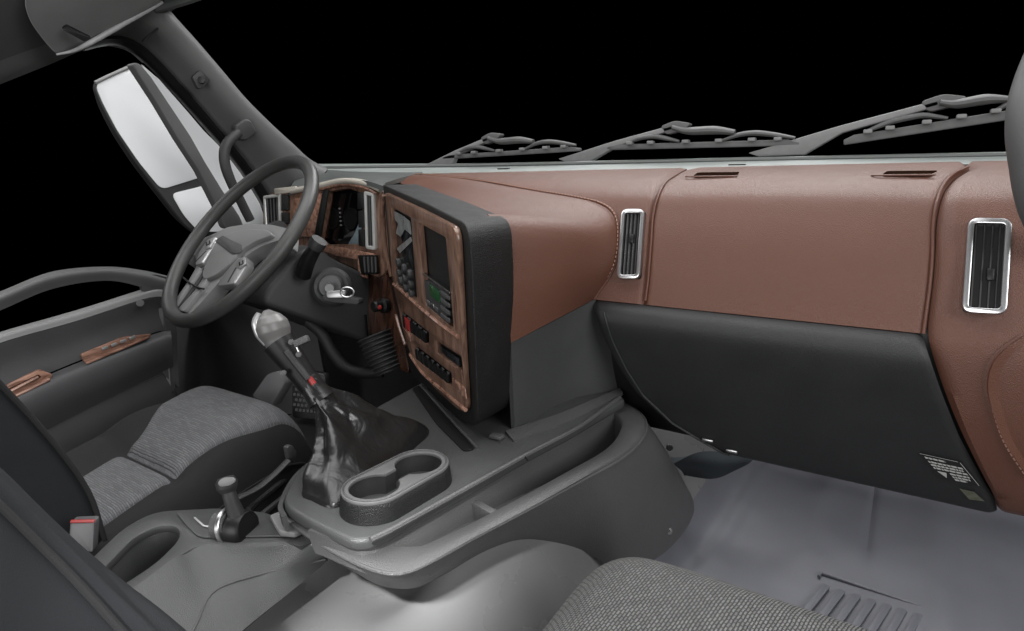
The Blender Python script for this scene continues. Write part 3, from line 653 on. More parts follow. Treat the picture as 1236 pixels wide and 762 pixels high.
# side bin: rim + flared outer wall + inside
RZ = 0.355
rim_o = [PZ(a, b, RZ) for a, b in ((352, 632), (384, 655), (430, 680), (466, 692), (492, 690), (520, 678), (580, 645), (640, 613), (700, 579), (745, 553), (768, 534), (778, 516), (774, 500), (752, 484), (742, 482))]
rim_i = [PZ(a, b, RZ) for a, b in ((366, 628), (396, 644), (432, 656), (470, 658), (500, 659), (520, 654), (575, 628), (630, 599), (690, 566), (725, 546), (742, 530), (750, 514), (748, 504), (740, 498), (736, 496))]
low = [PZ(368, 650, .30), PZ(394, 672, .30), PZ(430, 692, .30), PZ(462, 708, .30), PZ(500, 710, .28), PZ(532, 696, .26), PZ(588, 666, .23), PZ(640, 652, .22), PZ(700, 663, .16), PZ(752, 688, .12), PZ(806, 664, .10), PZ(838, 616, .11), PZ(822, 575, .13), PZ(800, 540, .15), PZ(790, 524, .16)]
inl = [p + V((-.002, 0, -.10)) for p in rim_i]; inl = [V((p.x, p.y, RZ - d_)) for p, d_ in zip(inl, (.015, .018, .02, .022, .022, .022, .026, .034, .055, .075, .085, .085, .08, .07, .06))]
N_ = 90
Ro, Ri, Lo, Il = crom(rim_o, N_), crom(rim_i, N_), crom(low, N_), crom(inl, N_)
Rou = [p + (q - p) * .05 for p, q in zip(Ro, Lo)]
rows = [Il, [a.lerp(b, .15) + V((0, 0, 0)) for a, b in zip(Ri, Il)], [a.lerp(b, .04) for a, b in zip(Ri, Il)], [p.lerp(q, .08) + V((0, 0, .001)) for p, q in zip(Ri, Ro)], [p.lerp(q, .5) + V((0, 0, .0015)) for p, q in zip(Ri, Ro)], [p.lerp(q, .90) + V((0, 0, .0015)) for p, q in zip(Ri, Ro)], [p.lerp(q, .98) + V((0, 0, -.0005)) for p, q in zip(Ri, Ro)], [a.lerp(b, .03) for a, b in zip(Ro, Lo)]] + [[a.lerp(b, t) + V((.006, -.003, 0)) * math.sin(math.pi * t) for a, b in zip(Ro, Lo)] for t in (.08, .2, .35, .5, .65, .8, .92, 1)]
grid('side_bin', rows, 'grey', con, smooth=60, label='long open bin with a flared outer wall on the passenger side')
bf = [crom([PZ(430, 655, .336), PZ(520, 616, .330), PZ(640, 552, .315), PZ(745, 492, .275)], 20), crom([PZ(430, 668, .338), PZ(520, 668, .332), PZ(640, 606, .318), PZ(754, 535, .275)], 20)]
grid('bin_floor', bf, 'deck', con, thick=.004)
tube('rim_highlight_bead', [p.lerp(q, .03) + V((0, 0, .0004)) for p, q in zip(Ro, Lo)], 0.0026, 'grey', con, seg=8)  # thin bead added so the rim crest shows a highlight line
prism('bin_divider', [PZ(563, 603, RZ - .004), PZ(571, 600, RZ - .004), PZ(602, 616, RZ - .004), PZ(594, 621, RZ - .004)], (0, 0, -.025), 'grey', con, .002)
for a, b, z in ((806, 641, .135), (808, 540, .20)):
    p = PZ(a, b, z); n_ = (CAMP - p).normalized() * .6 + V((.5, -.3, .2))
    p = p + (CAMP - p).normalized() * .006
    revolve('screw', [(0, 0), (.008, 0), (.008, .003), (.006, .006), (.0025, .007), (.002, .0045), (0, .0045)], p, n_, 'rimgrey', con, 16)
# twin cup holder
c1, c2 = PZ(452, 589, DZ + .026), PZ(505, 561, DZ + .026)
HP = Plane(c1, c2 - c1, (0, 0, 1)); HP = Plane(c1, (c2 - c1), V((0, 0, 1)).cross(c2 - c1))
dl = (c2 - c1).length; ux = (c2 - c1).normalized(); uy = V((0, 0, 1)).cross(ux)
def stad(r, z, sq=1.0, dd=0.0):
    out = []
    for i in range(24): t = math.pi / 2 + math.pi * i / 23; out.append(c1 + ux * (math.cos(t) * r - dd) + uy * math.sin(t) * r * sq + V((0, 0, z)))
    for i in range(24): t = -math.pi / 2 + math.pi * i / 23; out.append(c2 + ux * (math.cos(t) * r + dd) + uy * math.sin(t) * r * sq + V((0, 0, z)))
    return out
def eight(r, z, neck=.55):
    out = []; t0 = math.asin(neck); 
    for i in range(28): t = t0 + (2 * math.pi - 2 * t0) * i / 27; out.append(c1 + ux * math.cos(t) * r + uy * math.sin(t) * r + V((0, 0, z)))
    for i in range(28): t = math.pi + t0 + (2 * math.pi - 2 * t0) * i / 27; out.append(c2 + ux * math.cos(t) * r + uy * math.sin(t) * r + V((0, 0, z)))
    return out
rr = 0.0335
cup = grid('cup_holder', [stad(rr + .011, -.027), stad(rr + .0105, -.022), stad(rr + .009, -.008), stad(rr + .0075, -.002), stad(rr + .0055, 0)], 'black', con, closed=True, label='twin black cup holder standing on the console deck')
HP2 = Plane(c1, ux, uy)
plate('cup_rim', HP2, stad(rr + .006, 0), [eight(rr - .0005, 0, .42)], 0.005, 'rimgrey', cup, .0015, h=.003)
grid('cup_well', [eight(rr, 0, .42), eight(rr - .004, -.055, .42), eight(rr - .008, -.058, .42)], 'dark', cup, closed=True)
prism('cup_base', eight(rr - .006, -.056, .42), (0, 0, -.002), 'vdark', cup)
# the well is cut through the deck
tube('cup_lip', stad(rr + .0045, .003), .0016, 'grey', cup, closed=True, seg=6)

# ================================================================== GEAR LEVER
gb = PZ(438, 556, DZ)
gear = thing('gear_lever', 'tall gear lever with grey knob, black shaft and creased leather gaiter', 'gear lever', tuple(gb))
dg = depth(gb)
base = [PZ(a, b, DZ + .002) for a, b in ((364, 594), (376, 603), (402, 612), (432, 598), (470, 566), (500, 540), (518, 520), (498, 506), (470, 502), (440, 512), (408, 535), (380, 564))]
topc = PD(379, 470, dg - 0.005)
NB = 108; B = even(base, NB, True); cB = sum(B, V()) / NB
axis = (PD(340, 415, dg - .005) - topc).normalized()
# ring of the collar, matched by angle with the base ring
def ringat(c, ax, r):
    u = (V((1, 0, 0)) - ax * ax.x).normalized(); v = ax.cross(u)
    out = []
    for p in B:
        d = p - cB; t = math.atan2(d.dot(V((0, 1, 0))), d.dot(V((1, 0, 0))))
        out.append(c + (u * math.cos(t) + v * math.sin(t)) * r)
    return out
T = ringat(topc, axis, .017)
rows = [[p + V((0, 0, -.004)) for p in B]]
a_of = [math.atan2((p - cB).y, (p - cB).x) for p in B]
CORN = [(math.atan2((PZ(a, b, DZ) - cB).y, (PZ(a, b, DZ) - cB).x), m_) for a, b, m_ in ((366, 595, .016), (404, 611, .018), (516, 520, .020), (470, 503, .012), (440, 590, .010), (380, 566, .008))]
rg = random.Random(11)
for i in range(44):
    t = i / 43; row = []
    for j, (b, q) in enumerate(zip(B, T)):
        a = 2 * math.pi * j / NB
        q0 = cB.lerp(topc, t); rb = (b - cB).length; db_ = (b - cB).normalized(); dq = (q - topc).normalized()
        rad_ = .017 + (rb - .017) * (1 - t) ** 2.3
        p = q0 + (db_ * (1 - t) + dq * t).normalized() * rad_ + V((0, 0, .010 * math.sin(math.pi * t) * rb / .1))
        out = (b - cB).normalized()
        f = math.sin(math.pi * min(1, t * 1.05)) ** .8
        w_ = 0.0
        for ac, am in CORN:
            dl_ = math.atan2(math.sin(a_of[j] - ac), math.cos(a_of[j] - ac))
            w_ += am * math.exp(-(dl_ / (.10 + .20 * t)) ** 2) * (1 - .6 * t)                       # taut ridges from the collar to the corners
        w_ -= .004 * math.sin(math.pi * t)                                                # cloth drawn in between them
        for k_, (f_, g_, h_) in enumerate(((3, 8, .4), (5, -11, 1.7), (4, 15, 2.9), (6, 6, .2))):
            c_ = abs(math.sin(.5 * (f_ * a + g_ * t) + h_ + .4 * math.sin(7 * t + a)))
            w_ += (.0075, .006, .0045, .004)[k_] * (c_ ** .55 - .7) * (1.15 - .75 * t)              # sharp valleys between soft folds
        w_ += .012 * math.exp(-((t - .10) / .07) ** 2) * (.5 + .5 * math.sin(3 * a + 1)) - .007 * math.exp(-((t - .24) / .05) ** 2) * (.5 + .5 * math.sin(2 * a + 2))
        row.append(p + out * w_ * f + V((0, 0, .004)) * f * math.sin(5 * a + 9 * t))
    rows.append(row)
grid('gaiter', rows, 'gaiter', gear, closed=True, smooth=180)
sx = [topc - axis * .015, PD(372, 461, dg - .005), PD(336, 414, dg - .005)]
tube('shaft', [topc - axis * .01, PD(336, 414, dg - .005)], [.017, .019, .024], 'vdark', gear, n=10, seg=20)
tube('collar_wrap', [topc - axis * .02, topc + axis * .006, topc + axis * .018], [.021, .018, .0175], 'gaiter', gear, n=8, seg=18)
kb, kt = PD(338, 418, dg - .005), PD(324, 382, dg - .006)
side_ = (kt - kb).cross(V((.6, -.8, 0))).normalized()
tube('knob', [kb, kb.lerp(kt, .25), kb.lerp(kt, .6), kb.lerp(kt, .9) , kb.lerp(kt, 1.10), kb.lerp(kt, 1.20)], [.0205, .0225, .027, .027, .020, .005], 'knob', gear, n=30, seg=24, ref=side_, flat=.86)
tube('knob_highlight', [kb.lerp(kt, t) + rt * w_ + bk * .010 for t, w_ in ((.05, -.016), (.4, -.0195), (.8, -.0175), (1.1, -.008))], [.003, .006, .0065, .004], 'silver', gear, n=16, seg=12)  # silver strip painting the highlight along the left edge of the knob
rbox('range_lever', PD(364, 412, dg - .03), (.022, .010, .012), 'grey', gear, .002, axes=Matrix((rt, up, bk)).transposed() @ Matrix.Rotation(math.radians(25), 3, 'Z'))
tube('range_rod', [PD(352, 413, dg - .03), PD(357, 417, dg - .03), PD(362, 428, dg - .03)], .0022, 'steel', gear, n=8, seg=8)
for a, b in ((352, 413), (361, 428), (343, 450)):
    revolve('shaft_screw', [(0, 0), (.004, 0), (.004, .003), (0, .004)], PD(a, b, dg - .030), bk, 'pedal', gear, 10)
tube('red_band', [PD(373, 456, dg - .022), PD(379, 464, dg - .022)], .0042, 'red', gear, seg=10)
tube('shaft_rib', [PD(345, 424, dg - .028), PD(372, 458, dg - .026)], .005, 'dark', gear, seg=8)

# ================================================================== STEERING WHEEL
WC = PD(288.3, 286.0, 1.297); th, ph = 0.7207, -0.1660
wn_ = V((math.sin(ph) * math.cos(th), -math.cos(ph) * math.cos(th), math.sin(th)))
WP = Plane(WC, wn_.cross(V((1, 0, 0))), wn_.cross(wn_.cross(V((1, 0, 0)))))
wheel = thing('steering_wheel', 'large dark grey steering wheel with pale satin hub and control pods', 'steering wheel', tuple(WC))
u_, v_ = WP.u, WP.v
tube('rim', [WC + (u_ * math.cos(t) + v_ * math.sin(t)) * .2105 for t in [2 * math.pi * i / 96 for i in range(96)]], .0148, 'wheel', wheel, closed=True, seg=20, ref=tuple(wn_))
def wpp(pts, h): return [WP(a, b, h) for a, b in pts]
hubpx = [(226, 300), (244, 288), (258, 282), (275, 274), (300, 270), (326, 271), (348, 276), (346, 296), (336, 290), (318, 296), (300, 306), (285, 322), (272, 330), (262, 343), (240, 368), (222, 386), (204, 378), (212, 360), (228, 338), (238, 320), (234, 306), (222, 318)]
hb = fillet(wpp(hubpx, -.022), .012, 3)
hub = prism('hub', hb, -wn_ * .03, 'hub', wheel, .007, 3)
cap = prism('horn_pad', fillet(wpp([(262, 288), (277, 280), (300, 276), (322, 277), (330, 283), (308, 291), (290, 302), (279, 316), (262, 331), (246, 338), (243, 332), (252, 308)], -.012), .016, 4), -wn_ * .018, 'hub', wheel, .006, 3)
prism('hub_emblem', fillet(wpp([(259, 291), (268, 284), (292, 296), (291, 305), (280, 307)], -.0105), .008, 4), -wn_ * .002, 'grey', cap, .0006)
# gap between the twin lower spokes
prism('spoke_gap', fillet(wpp([(246, 322), (244, 334), (218, 372), (210, 373)], -.0185), .004, 3), -wn_ * .006, 'dark', wheel, .001)
for q in ([(240, 322), (242, 327), (210, 372), (206, 370)], [(250, 334), (247, 343), (222, 376), (214, 374)]):
    prism('spoke', fillet(wpp(q, -.013), .004, 3), -wn_ * .012, 'hub', wheel, .003, 2)
for body, key, mk_ in (([(287, 311), (297, 310), (298, 318), (282, 343), (262, 345), (270, 330)], [(287, 313), (296, 310), (297, 318), (289, 325), (284, 321)], (291, 318)),
                       ([(250, 289), (260, 285), (258, 296), (243, 318), (235, 320), (240, 304)], [(246, 296), (255, 287), (259, 288), (254, 299), (248, 301)], (251, 294))):
    pod = prism('control_pod', fillet(wpp(body, -.012), .005, 3), -wn_ * .020, 'silver', wheel, .003, 2)
    kk = prism('pod_key', fillet(wpp(key, -.009), .004, 3), -wn_ * .005, 'silver', pod, .0012)
    a, b = mk_
    for q in ([(a - 3, b - 1), (a - 1.5, b - 2), (a - 1, b + 2), (a - 2.5, b + 3)], [(a + 1, b - 3), (a + 2.5, b - 4), (a + 3, b), (a + 1.5, b + 1)], [(a - 2.5, b + 3), (a - 1.5, b + 1.4), (a + 3, b - .6), (a + 2, b + 1)]):
        prism('key_mark', wpp(q, -.0085), -wn_ * .0006, 'vdark', kk)
    c0 = body[3]; c1_ = body[0]
    prism('pod_line', wpp([(c0[0] - 8, c0[1] - 2), (c0[0] - 6.5, c0[1] - 2), (key[4][0] + 1.5, key[4][1] + 2), (key[4][0], key[4][1] + 2)], -.0115), -wn_ * .001, 'dark', pod)
tube('wheel_cable', [WP(a, b, -.010) for a, b in ((221, 335), (228, 341), (238, 347), (246, 349))], .0022, 'vdark', wheel, n=14, seg=8)
revolve('wheel_boss', [(0, 0), (.085, 0), (.075, -.03), (.06, -.075), (0, -.075)], WC - wn_ * .052, wn_, 'dark', wheel, 32)

# ================================================================== STEERING COLUMN
colm = thing('steering_column', 'dark grey steering column shroud with stalk and ignition lock under the wheel', 'steering column', (-1.1, 1.0, 0.5))
cpx = [(342, 328), (352, 312), (380, 294), (402, 312), (436, 328), (460, 340), (474, 356), (470, 374), (452, 404), (440, 413), (400, 396), (352, 380), (318, 368), (322, 350)]
cp = [PX(a, b, -1.02 - 0.0012 * (440 - a) * .6) for a, b in cpx]
prism('shroud', fillet(cp, .02, 3), (-.26, 0.03, 0.0), 'shroud', colm, .018, 4)
prism('shroud_seam', [PX(a, b, -1.0) for a, b in ((441, 380), (443, 380), (445, 406), (443, 406))], (-.004, 0, 0), 'vdark', colm)
d1 = depth(PX(405, 345, -1.03))
ic = PD(402, 347, d1 - .02); iax = (V((0.55, -.75, .25))).normalized()
ig = revolve('ignition_lock', [(0, 0), (.042, 0), (.042, .010), (.036, .016), (.028, .014), (.026, .020), (.020, .024), (0, .024)], ic, iax, 'shroud', colm, 32)
revolve('lock_bezel', [(.018, .0), (.023, .0), (.023, .005), (.018, .006), (.012, .003), (0, .003)], ic + iax * .023, iax, 'pedal', ig, 24)
tube('key_barrel', [ic + iax * .025, ic + iax * .05 + V((.006, 0, -.006))], .009, 'chrome', ig, seg=14)
tube('key_ring', [PD(419 + 8 * math.cos(t), 353 + 6 * math.sin(t), d1 - .085) for t in [2 * math.pi * i / 20 for i in range(20)]], .0018, 'chrome', ig, closed=True, seg=6)
prism('key_fob', fillet([PD(a, b, d1 - .07) for a, b in ((388, 356), (412, 357), (433, 361), (433, 368), (408, 366), (390, 363))], .006), V((0, .014, 0)), 'dark', ig, .003)
prism('key_head', fillet([PD(a, b, d1 - .075) for a, b in ((393, 352), (416, 350), (415, 360), (394, 360))], .005), V((0, .006, 0)), 'silver', ig, .002)
d2 = depth(PX(372, 320, -1.05)) - .015
tube('stalk', [PD(366, 332, d2 + .01), PD(371, 316, d2 - .01), PD(383, 295, d2 - .03)], [.017, .016, .013], 'vdark', colm, n=14, seg=16)
tube('stalk_cap', [PD(380, 299, d2 - .028), PD(386, 290, d2 - .034)], [.0165, .0175, .017], 'dark', colm, n=5, seg=18)
prism('stalk_slot', fillet([PD(a, b, d2 + .006) for a, b in ((356, 328), (366, 318), (376, 330), (364, 338))], .006), V((-.01, .01, 0)), 'vdark', colm)
# pleated bellows at the foot of the column
db = 1.36
A_, B_ = PD(453, 404, db), PD(471, 448, db)
bel = [(r, h) for i in range(73) for r, h in [(.040 - .006 * i / 72 + .0035 * math.sin(2 * math.pi * 9 * i / 72), (B_ - A_).length * i / 72)]]
revolve('column_bellows', bel, A_, B_ - A_, 'shroud', colm, 40, smooth=180)
# hose under the column
hs = tube('hose', [PD(a, b, 1.40) for a, b in ((372, 388), (388, 402), (402, 426), (416, 443), (434, 450), (462, 449))], .014, 'dark', None, n=36, seg=14)
tagged(hs, 'thick dark hose curving down beneath the steering column', 'hose')

# ================================================================== PEDALS
ped = thing('accelerator_pedal', 'dark ribbed accelerator pedal half hidden behind the gear lever', 'pedal', tuple(PD(360, 500, 1.25)))
pp = [PD(a, b, 1.22) for a, b in ((352, 446), (392, 452), (392, 508), (352, 505))]
prism('pedal_pad', fillet(pp, .01), V((.0, .015, 0)), 'vdark', ped, .004)
for i in range(7):
    for j in range(8):
        p = pp[0].lerp(pp[1], .1 + .8 * (i + .5 * (j % 2)) / 7).lerp(pp[3].lerp(pp[2], .1 + .8 * (i + .5 * (j % 2)) / 7), .08 + .84 * j / 8)
        rbox('tread_stud', p, (.0055, .005, .0055), 'dark', ped, 0, axes=Matrix((rt, -bk, up)).transposed())
br = thing('brake_pedal', 'grey brake pedal arm leaning beside the driver seat cushion', 'pedal', tuple(PD(335, 460, 1.30)))
prism('pedal_arm', fillet([PD(a, b, 1.27) for a, b in ((304, 478), (322, 452), (334, 448), (344, 462), (326, 492))], .006), V((0.006, .02, 0)), 'pedal', br, .004)

# ================================================================== DRIVER'S SEAT
seat = thing('driver_seat', 'charcoal driver seat with grey ribbed cloth cushion insert', 'seat', (-1.18, 0.4, 0.1))
def cushion(name, x0, x1, y0, y1, zf, zb, m, parent, nx=44, ny=44, r=.06, tilt=0.0, ex=3.2, **k):
    rows = []
    for i in range(ny + 1):
        row = []
        for j in range(nx + 1):
            a, b = 2 * j / nx - 1, 2 * i / ny - 1
            aa = math.copysign(abs(a) ** .8, a); bb = math.copysign(abs(b) ** .8, b)
            x = (x0 + x1) / 2 + (x1 - x0) / 2 * a; y = (y0 + y1) / 2 + (y1 - y0) / 2 * b
            e = max(0, 1 - abs(a) ** 9) ** .42 * max(0, 1 - abs(b) ** 9) ** .42
            row.append(V((x, y, zb + (zf(x, y) - zb) * e)))
        rows.append(row)
    return grid(name, rows, m, parent, thick=0, smooth=180, **k)
def dz_top(x, y):
    c = (x + 1.185) / .21
    c = (x + 1.1225) / .1775
    return .258 + .235 * (y - .32) + .030 * sm(.25, .75, -c) * (1 - sm(.5, .62, y)) + .010 * sm(.72, .95, c) + .022 * sm(.46, .58, y) - .03 * sm(.66, .75, y) - .008 * math.exp(-((y - .475) / .012) ** 2) * (1 if abs(c) < .75 else 0)
def dsurf(a, b, h=0.0):
    x0, x1, y0, y1 = -1.30, -.945, .14, .750
    x = (x0 + x1) / 2 + (x1 - x0) / 2 * a; y = (y0 + y1) / 2 + (y1 - y0) / 2 * b
    e = max(0, 1 - abs(a) ** 7) ** .45 * max(0, 1 - abs(b) ** 9) ** .5
    return V((x, y, .12 + (dz_top(x, y) + h - .12) * e))
def dn(a, b):
    d = .004; u = dsurf(min(1, a + d), b) - dsurf(max(-1, a - d), b); v = dsurf(a, min(1, b + d)) - dsurf(a, max(-1, b - d)); n = u.cross(v)
    return n.normalized() if n.length > 1e-12 else V((0, 0, 1))
ss = lambda i, n: math.sin((2 * i / n - 1) * math.pi / 2)
grid('seat_cushion', [[dsurf(ss(j, 70), ss(i, 90)) for j in range(71)] for i in range(91)], 'seatplain', seat, smooth=180)
rows = []
for i in range(101):
    row = []
    for j in range(61):
        u, v = 2 * j / 60 - 1, 2 * i / 100 - 1
        b = -.92 + 1.86 * i / 100; a0, a1 = -.20 - .08 * sm(-.6, .1, b) - .42 * sm(.12, .62, b), .74 - .06 * sm(-.6, .1, b) + .17 * sm(.15, .7, b)
        a = a0 + (a1 - a0) * j / 60
        k = (max(0, 1 - abs(u) ** 16) * max(0, 1 - abs(v) ** 24)) ** .6 * (1 - .85 * math.exp(-((dsurf(a, b).y - .475) / .007) ** 2))
        row.append(dsurf(a, b) + dn(a, b) * (-.002 + .008 * k))
    rows.append(row)
ins = grid('cushion_insert', rows, 'knit', seat, smooth=180, label='grey ribbed cloth insert with a cross seam')
tube('side_seam', [dsurf(.965, -.9 + 1.8 * t / 20) + V((.003, 0, .004)) for t in range(21)], .0025, 'seatplain', seat, seg=6)
prism('seat_base', fillet([V((-1.28, .20, .03)), V((-.965, .20, .03)), V((-.965, .66, .03)), V((-1.28, .66, .03))], .03), (0, 0, .13), 'dark', seat, .01)
tube('seat_trim_lever', [PX(a, b, -.915) for a, b in ((286, 602), (310, 590), (330, 574), (348, 556))], .008, 'dark', seat, n=14, seg=10, flat=.5)
prism('lever_tip', fillet([PX(a, b, -.925) for a, b in ((346, 540), (353, 537), (359, 546), (356, 560), (349, 556))], .006), (-.012, 0, 0), 'grey', seat, .003)
for k_ in range(2):
    a, b = PZ(300 + 16 * k_, 616 + 6 * k_, .22), PZ(352 + 14 * k_, 572 + 10 * k_, .22)
    tube('seat_rail', [a, b, b + (b - a) * .3], .006, 'dark', seat, seg=8)
# backrest
rows = []
bpts = [(0.345, .275), (0.335, .36), (0.300, .46), (0.245, .58), (.19, .70), (.15, .80)]
prof_ = crom([V((0, y, z)) for y, z in bpts], 26)
for i, p in enumerate(prof_):
    t = i / 25; x0, x1 = -1.32, -.925
    ring_ = []
    for a in [2 * math.pi * j / 40 for j in range(40)]:
        ca, sa = math.cos(a), math.sin(a)
        ex_ = math.copysign(abs(ca) ** .38, ca); ey_ = math.copysign(abs(sa) ** .55, sa)
        ring_.append(V(((x0 + x1) / 2 + (x1 - x0) / 2 * ex_, p.y - .075 + .072 * ey_ + .02 * abs(ex_) ** 6 * (ey_ > 0), p.z)))
    rows.append(ring_)
grid('backrest', rows, 'seatback', seat, closed=True, caps=True, smooth=60)
tube('backrest_piping', [V((-.928, p.y - .012, p.z)) for p in prof_], .0035, 'seatplain', seat, seg=8)

# seat belt buckle beside the backrest
bc = PX(98, 648, -.86); dbk = depth(bc)
buck = thing('seat_belt_buckle', 'grey seat belt buckle with red release edge beside the driver backrest', 'belt buckle', tuple(bc))
prism('buckle_body', fillet([PD(a, b, dbk) for a, b in ((84, 631), (114, 630), (112, 668), (82, 660))], .004), V((-.03, .03, 0)) * .4, 'pedal', buck, .003)
prism('release_button', fillet([PD(a, b, dbk - .001) for a, b in ((85, 628.5), (114, 628), (114, 631), (84, 631.5))], .001), V((-.03, .03, 0)) * .06, 'red', buck, .0004)
tube('buckle_stalk', [PD(95, 668, dbk + .01), PD(92, 700, dbk + .02), PD(90, 740, dbk + .03)], .012, 'vdark', buck, seg=10, flat=.4)

# ================================================================== CENTRE SEAT BACK (near left corner)
cs = thing('centre_seat_back', 'dark cloth seat backrest filling the near left corner', 'seat back', (-.55, .1, .1))
edge = [PD(a, b, d) for a, b, d in ((-60, 520, .50), (0, 566, .49), (50, 615, .485), (100, 662, .48), (150, 704, .475), (200, 742, .47), (250, 785, .465))]
line = [PD(a, b, d - .035) for a, b, d in ((-60, 552, .50), (0, 606, .49), (50, 655, .485), (90, 695, .48), (130, 738, .475), (165, 778, .47), (190, 810, .465))]
back_ = [p + V((-.07, .02, -.05)) for p in edge]
low_ = [p + V((.10, -.12, -.26)) for p in line]
low2 = [p + V((.06, -.06, -.10)) for p in line]
patch('seat_back_cover', [back_, [p.lerp(q, .12) + V((0, 0, .004)) for p, q in zip(edge, back_)], [p.lerp(q, .35) + V((.003, -.002, .004)) for p, q in zip(edge, line)], line, low2, low_], 'seatback', cs, nu=30, nv=30, thick=.02)
tube('cover_piping', [p + V((.002, -.003, .003)) for p in line], .0030, 'seatplain', cs, n=30, seg=8)

# ================================================================== REAR STORAGE BOX with hand valve
TZ = 0.335
box = thing('storage_box', 'grey storage box with oval open bin behind the console', 'storage box', (-.72, .32, .1))
TP = Plane(V((-.7, .35, TZ)), (1, 0, 0), (0, 1, 0))
tp = lambda *pts: [PZ(a, b, TZ) for a, b in pts]
outer = fillet(tp((96, 690), (151, 637), (186, 618), (262, 614), (318, 619), (352, 632), (383, 653), (300, 655), (238, 656), (212, 672), (152, 716), (120, 745)), [.01, .02, .02, .01, .01, .01, .008, .01, .02, .02, .01, .01], 4)
hole = fillet(tp((116, 692), (160, 647), (192, 632), (214, 633), (221, 642), (216, 654), (190, 680), (150, 706), (130, 714)), .018, 4)
plate('box_top', TP, outer, [hole], 0.012, 'deck', box, .003)
plate('bin_well', TP, fillet([p + (p - PZ(165, 672, TZ)) * .04 for p in hole], .001), [hole], .10, 'deck', box, .0005, h=-.012)
prism('bin_base', [p - V((0, 0, .11)) for p in hole], (0, 0, -.003), 'vdark', box)
sidet = tp((383, 653), (300, 655.5), (238, 657), (212, 673), (152, 717), (100, 760))
sideb = [PZ(396, 677, .290), PZ(350, 715, .284), PZ(292, 762, .278), PZ(262, 795, .272), PZ(235, 835, .265), PZ(200, 885, .26)]
sidem = [a.lerp(b, .08) + V((.004, -.004, -.001)) for a, b in zip(sidet, sideb)]
patch('box_side', [sidet, sidem, [a.lerp(b, .5) + V((.0085, -.0085, .0015)) for a, b in zip(sidet, sideb)], sideb], 'deck', box, nu=50, nv=24, thick=.006)
tube('side_crease', [sidet[i].lerp(sideb[i], t) + V((.008, -.008, .002)) for i, t in ((4, .75), (3, .62), (2, .50), (1, .52), (0, .75))], .0012, 'grey', box, n=30, seg=8)
prism('box_front', [sidet[0], sideb[0], sideb[0] + V((-.18, -.02, 0)), sidet[0] + V((-.16, -.02, 0))], V((-.01, -.02, 0)), 'deck', box)
prism('top_recess', fillet([PZ(a, b, TZ + .001) for a, b in ((212, 619), (258, 617), (314, 621), (346, 632), (366, 648), (240, 650), (226, 636))], .012), (0, 0, .0015), 'deck', box, .0005)
prism('step_ledge', fillet([PZ(a, b, TZ + .002) for a, b in ((326, 628), (341, 622), (372, 643), (356, 650), (338, 648))], .004), (0, 0, .008), 'hub', box, .002)
tube('ledge_rib', [PZ(a, b, TZ + .010) for a, b in ((338, 622), (356, 632), (374, 644))], .003, 'silver', box, seg=8)
tube('ledge_rib', [PZ(a, b, TZ + .010) for a, b in ((346, 620), (363, 630), (380, 642))], .003, 'deck', box, seg=8)
tube('recess_mark', [PZ(a, b, TZ + .004) for a, b in ((235, 625), (246, 635), (258, 637))], .0015, 'silver', box, seg=6)
hv0 = PZ(290, 638, TZ)
valve = thing('parking_brake_valve', 'small black parking brake lever standing on the storage box', 'brake lever', tuple(hv0))
dv = depth(hv0)
ax_ = (rt * .95 + up * .1 + bk * .25).normalized()
revolve('valve_body', [(0, -.018), (.020, -.018), (.023, -.014), (.023, .012), (.020, .017), (0, .018)], PD(287, 637, dv - .01), ax_, 'vdark', valve, 28)
revolve('valve_band', [(.0235, -.003), (.0245, -.002), (.0245, .002), (.0235, .003)], PD(277, 634, dv - .01), ax_, 'chrome', valve, 28)
revolve('valve_drum', [(0, -.010), (.019, -.010), (.019, .010), (0, .010)], PD(272, 634, dv - .01), ax_, 'grey', valve, 24)
tube('valve_stem', [PD(288, 628, dv - .015), PD(279, 604, dv - .02), PD(275, 590, dv - .02)], [.0115, .0095, .0085], 'dark', valve, n=10, seg=14)
tube('valve_handle', [PD(276, 594, dv - .02), PD(274, 586, dv - .02), PD(273, 579, dv - .02), PD(272.5, 576.5, dv - .02)], [.009, .013, .0135, .010], 'dark', valve, n=10, seg=18)
prism('handle_cap', fillet([PD(a, b, dv - .034) for a, b in ((262, 583), (268, 577), (282, 577), (284, 582), (276, 587), (265, 588))], .006), -bk * .004, 'hub', valve, .001)

# ================================================================== PASSENGER SEAT
ps = thing('passenger_seat', 'passenger seat cushion in grey basket knit at the bottom edge', 'seat', (.0, .4, .05))
def pz_top(x, y): return .340 + .012 * sm(.3, .6, y) - .02 * sm(.58, .70, y) - .012 * sm(-.22, -.31, x)
cushion('seat_cushion', -.318, .34, .05, .700, pz_top, .12, 'knitbig', ps, 80, 80)

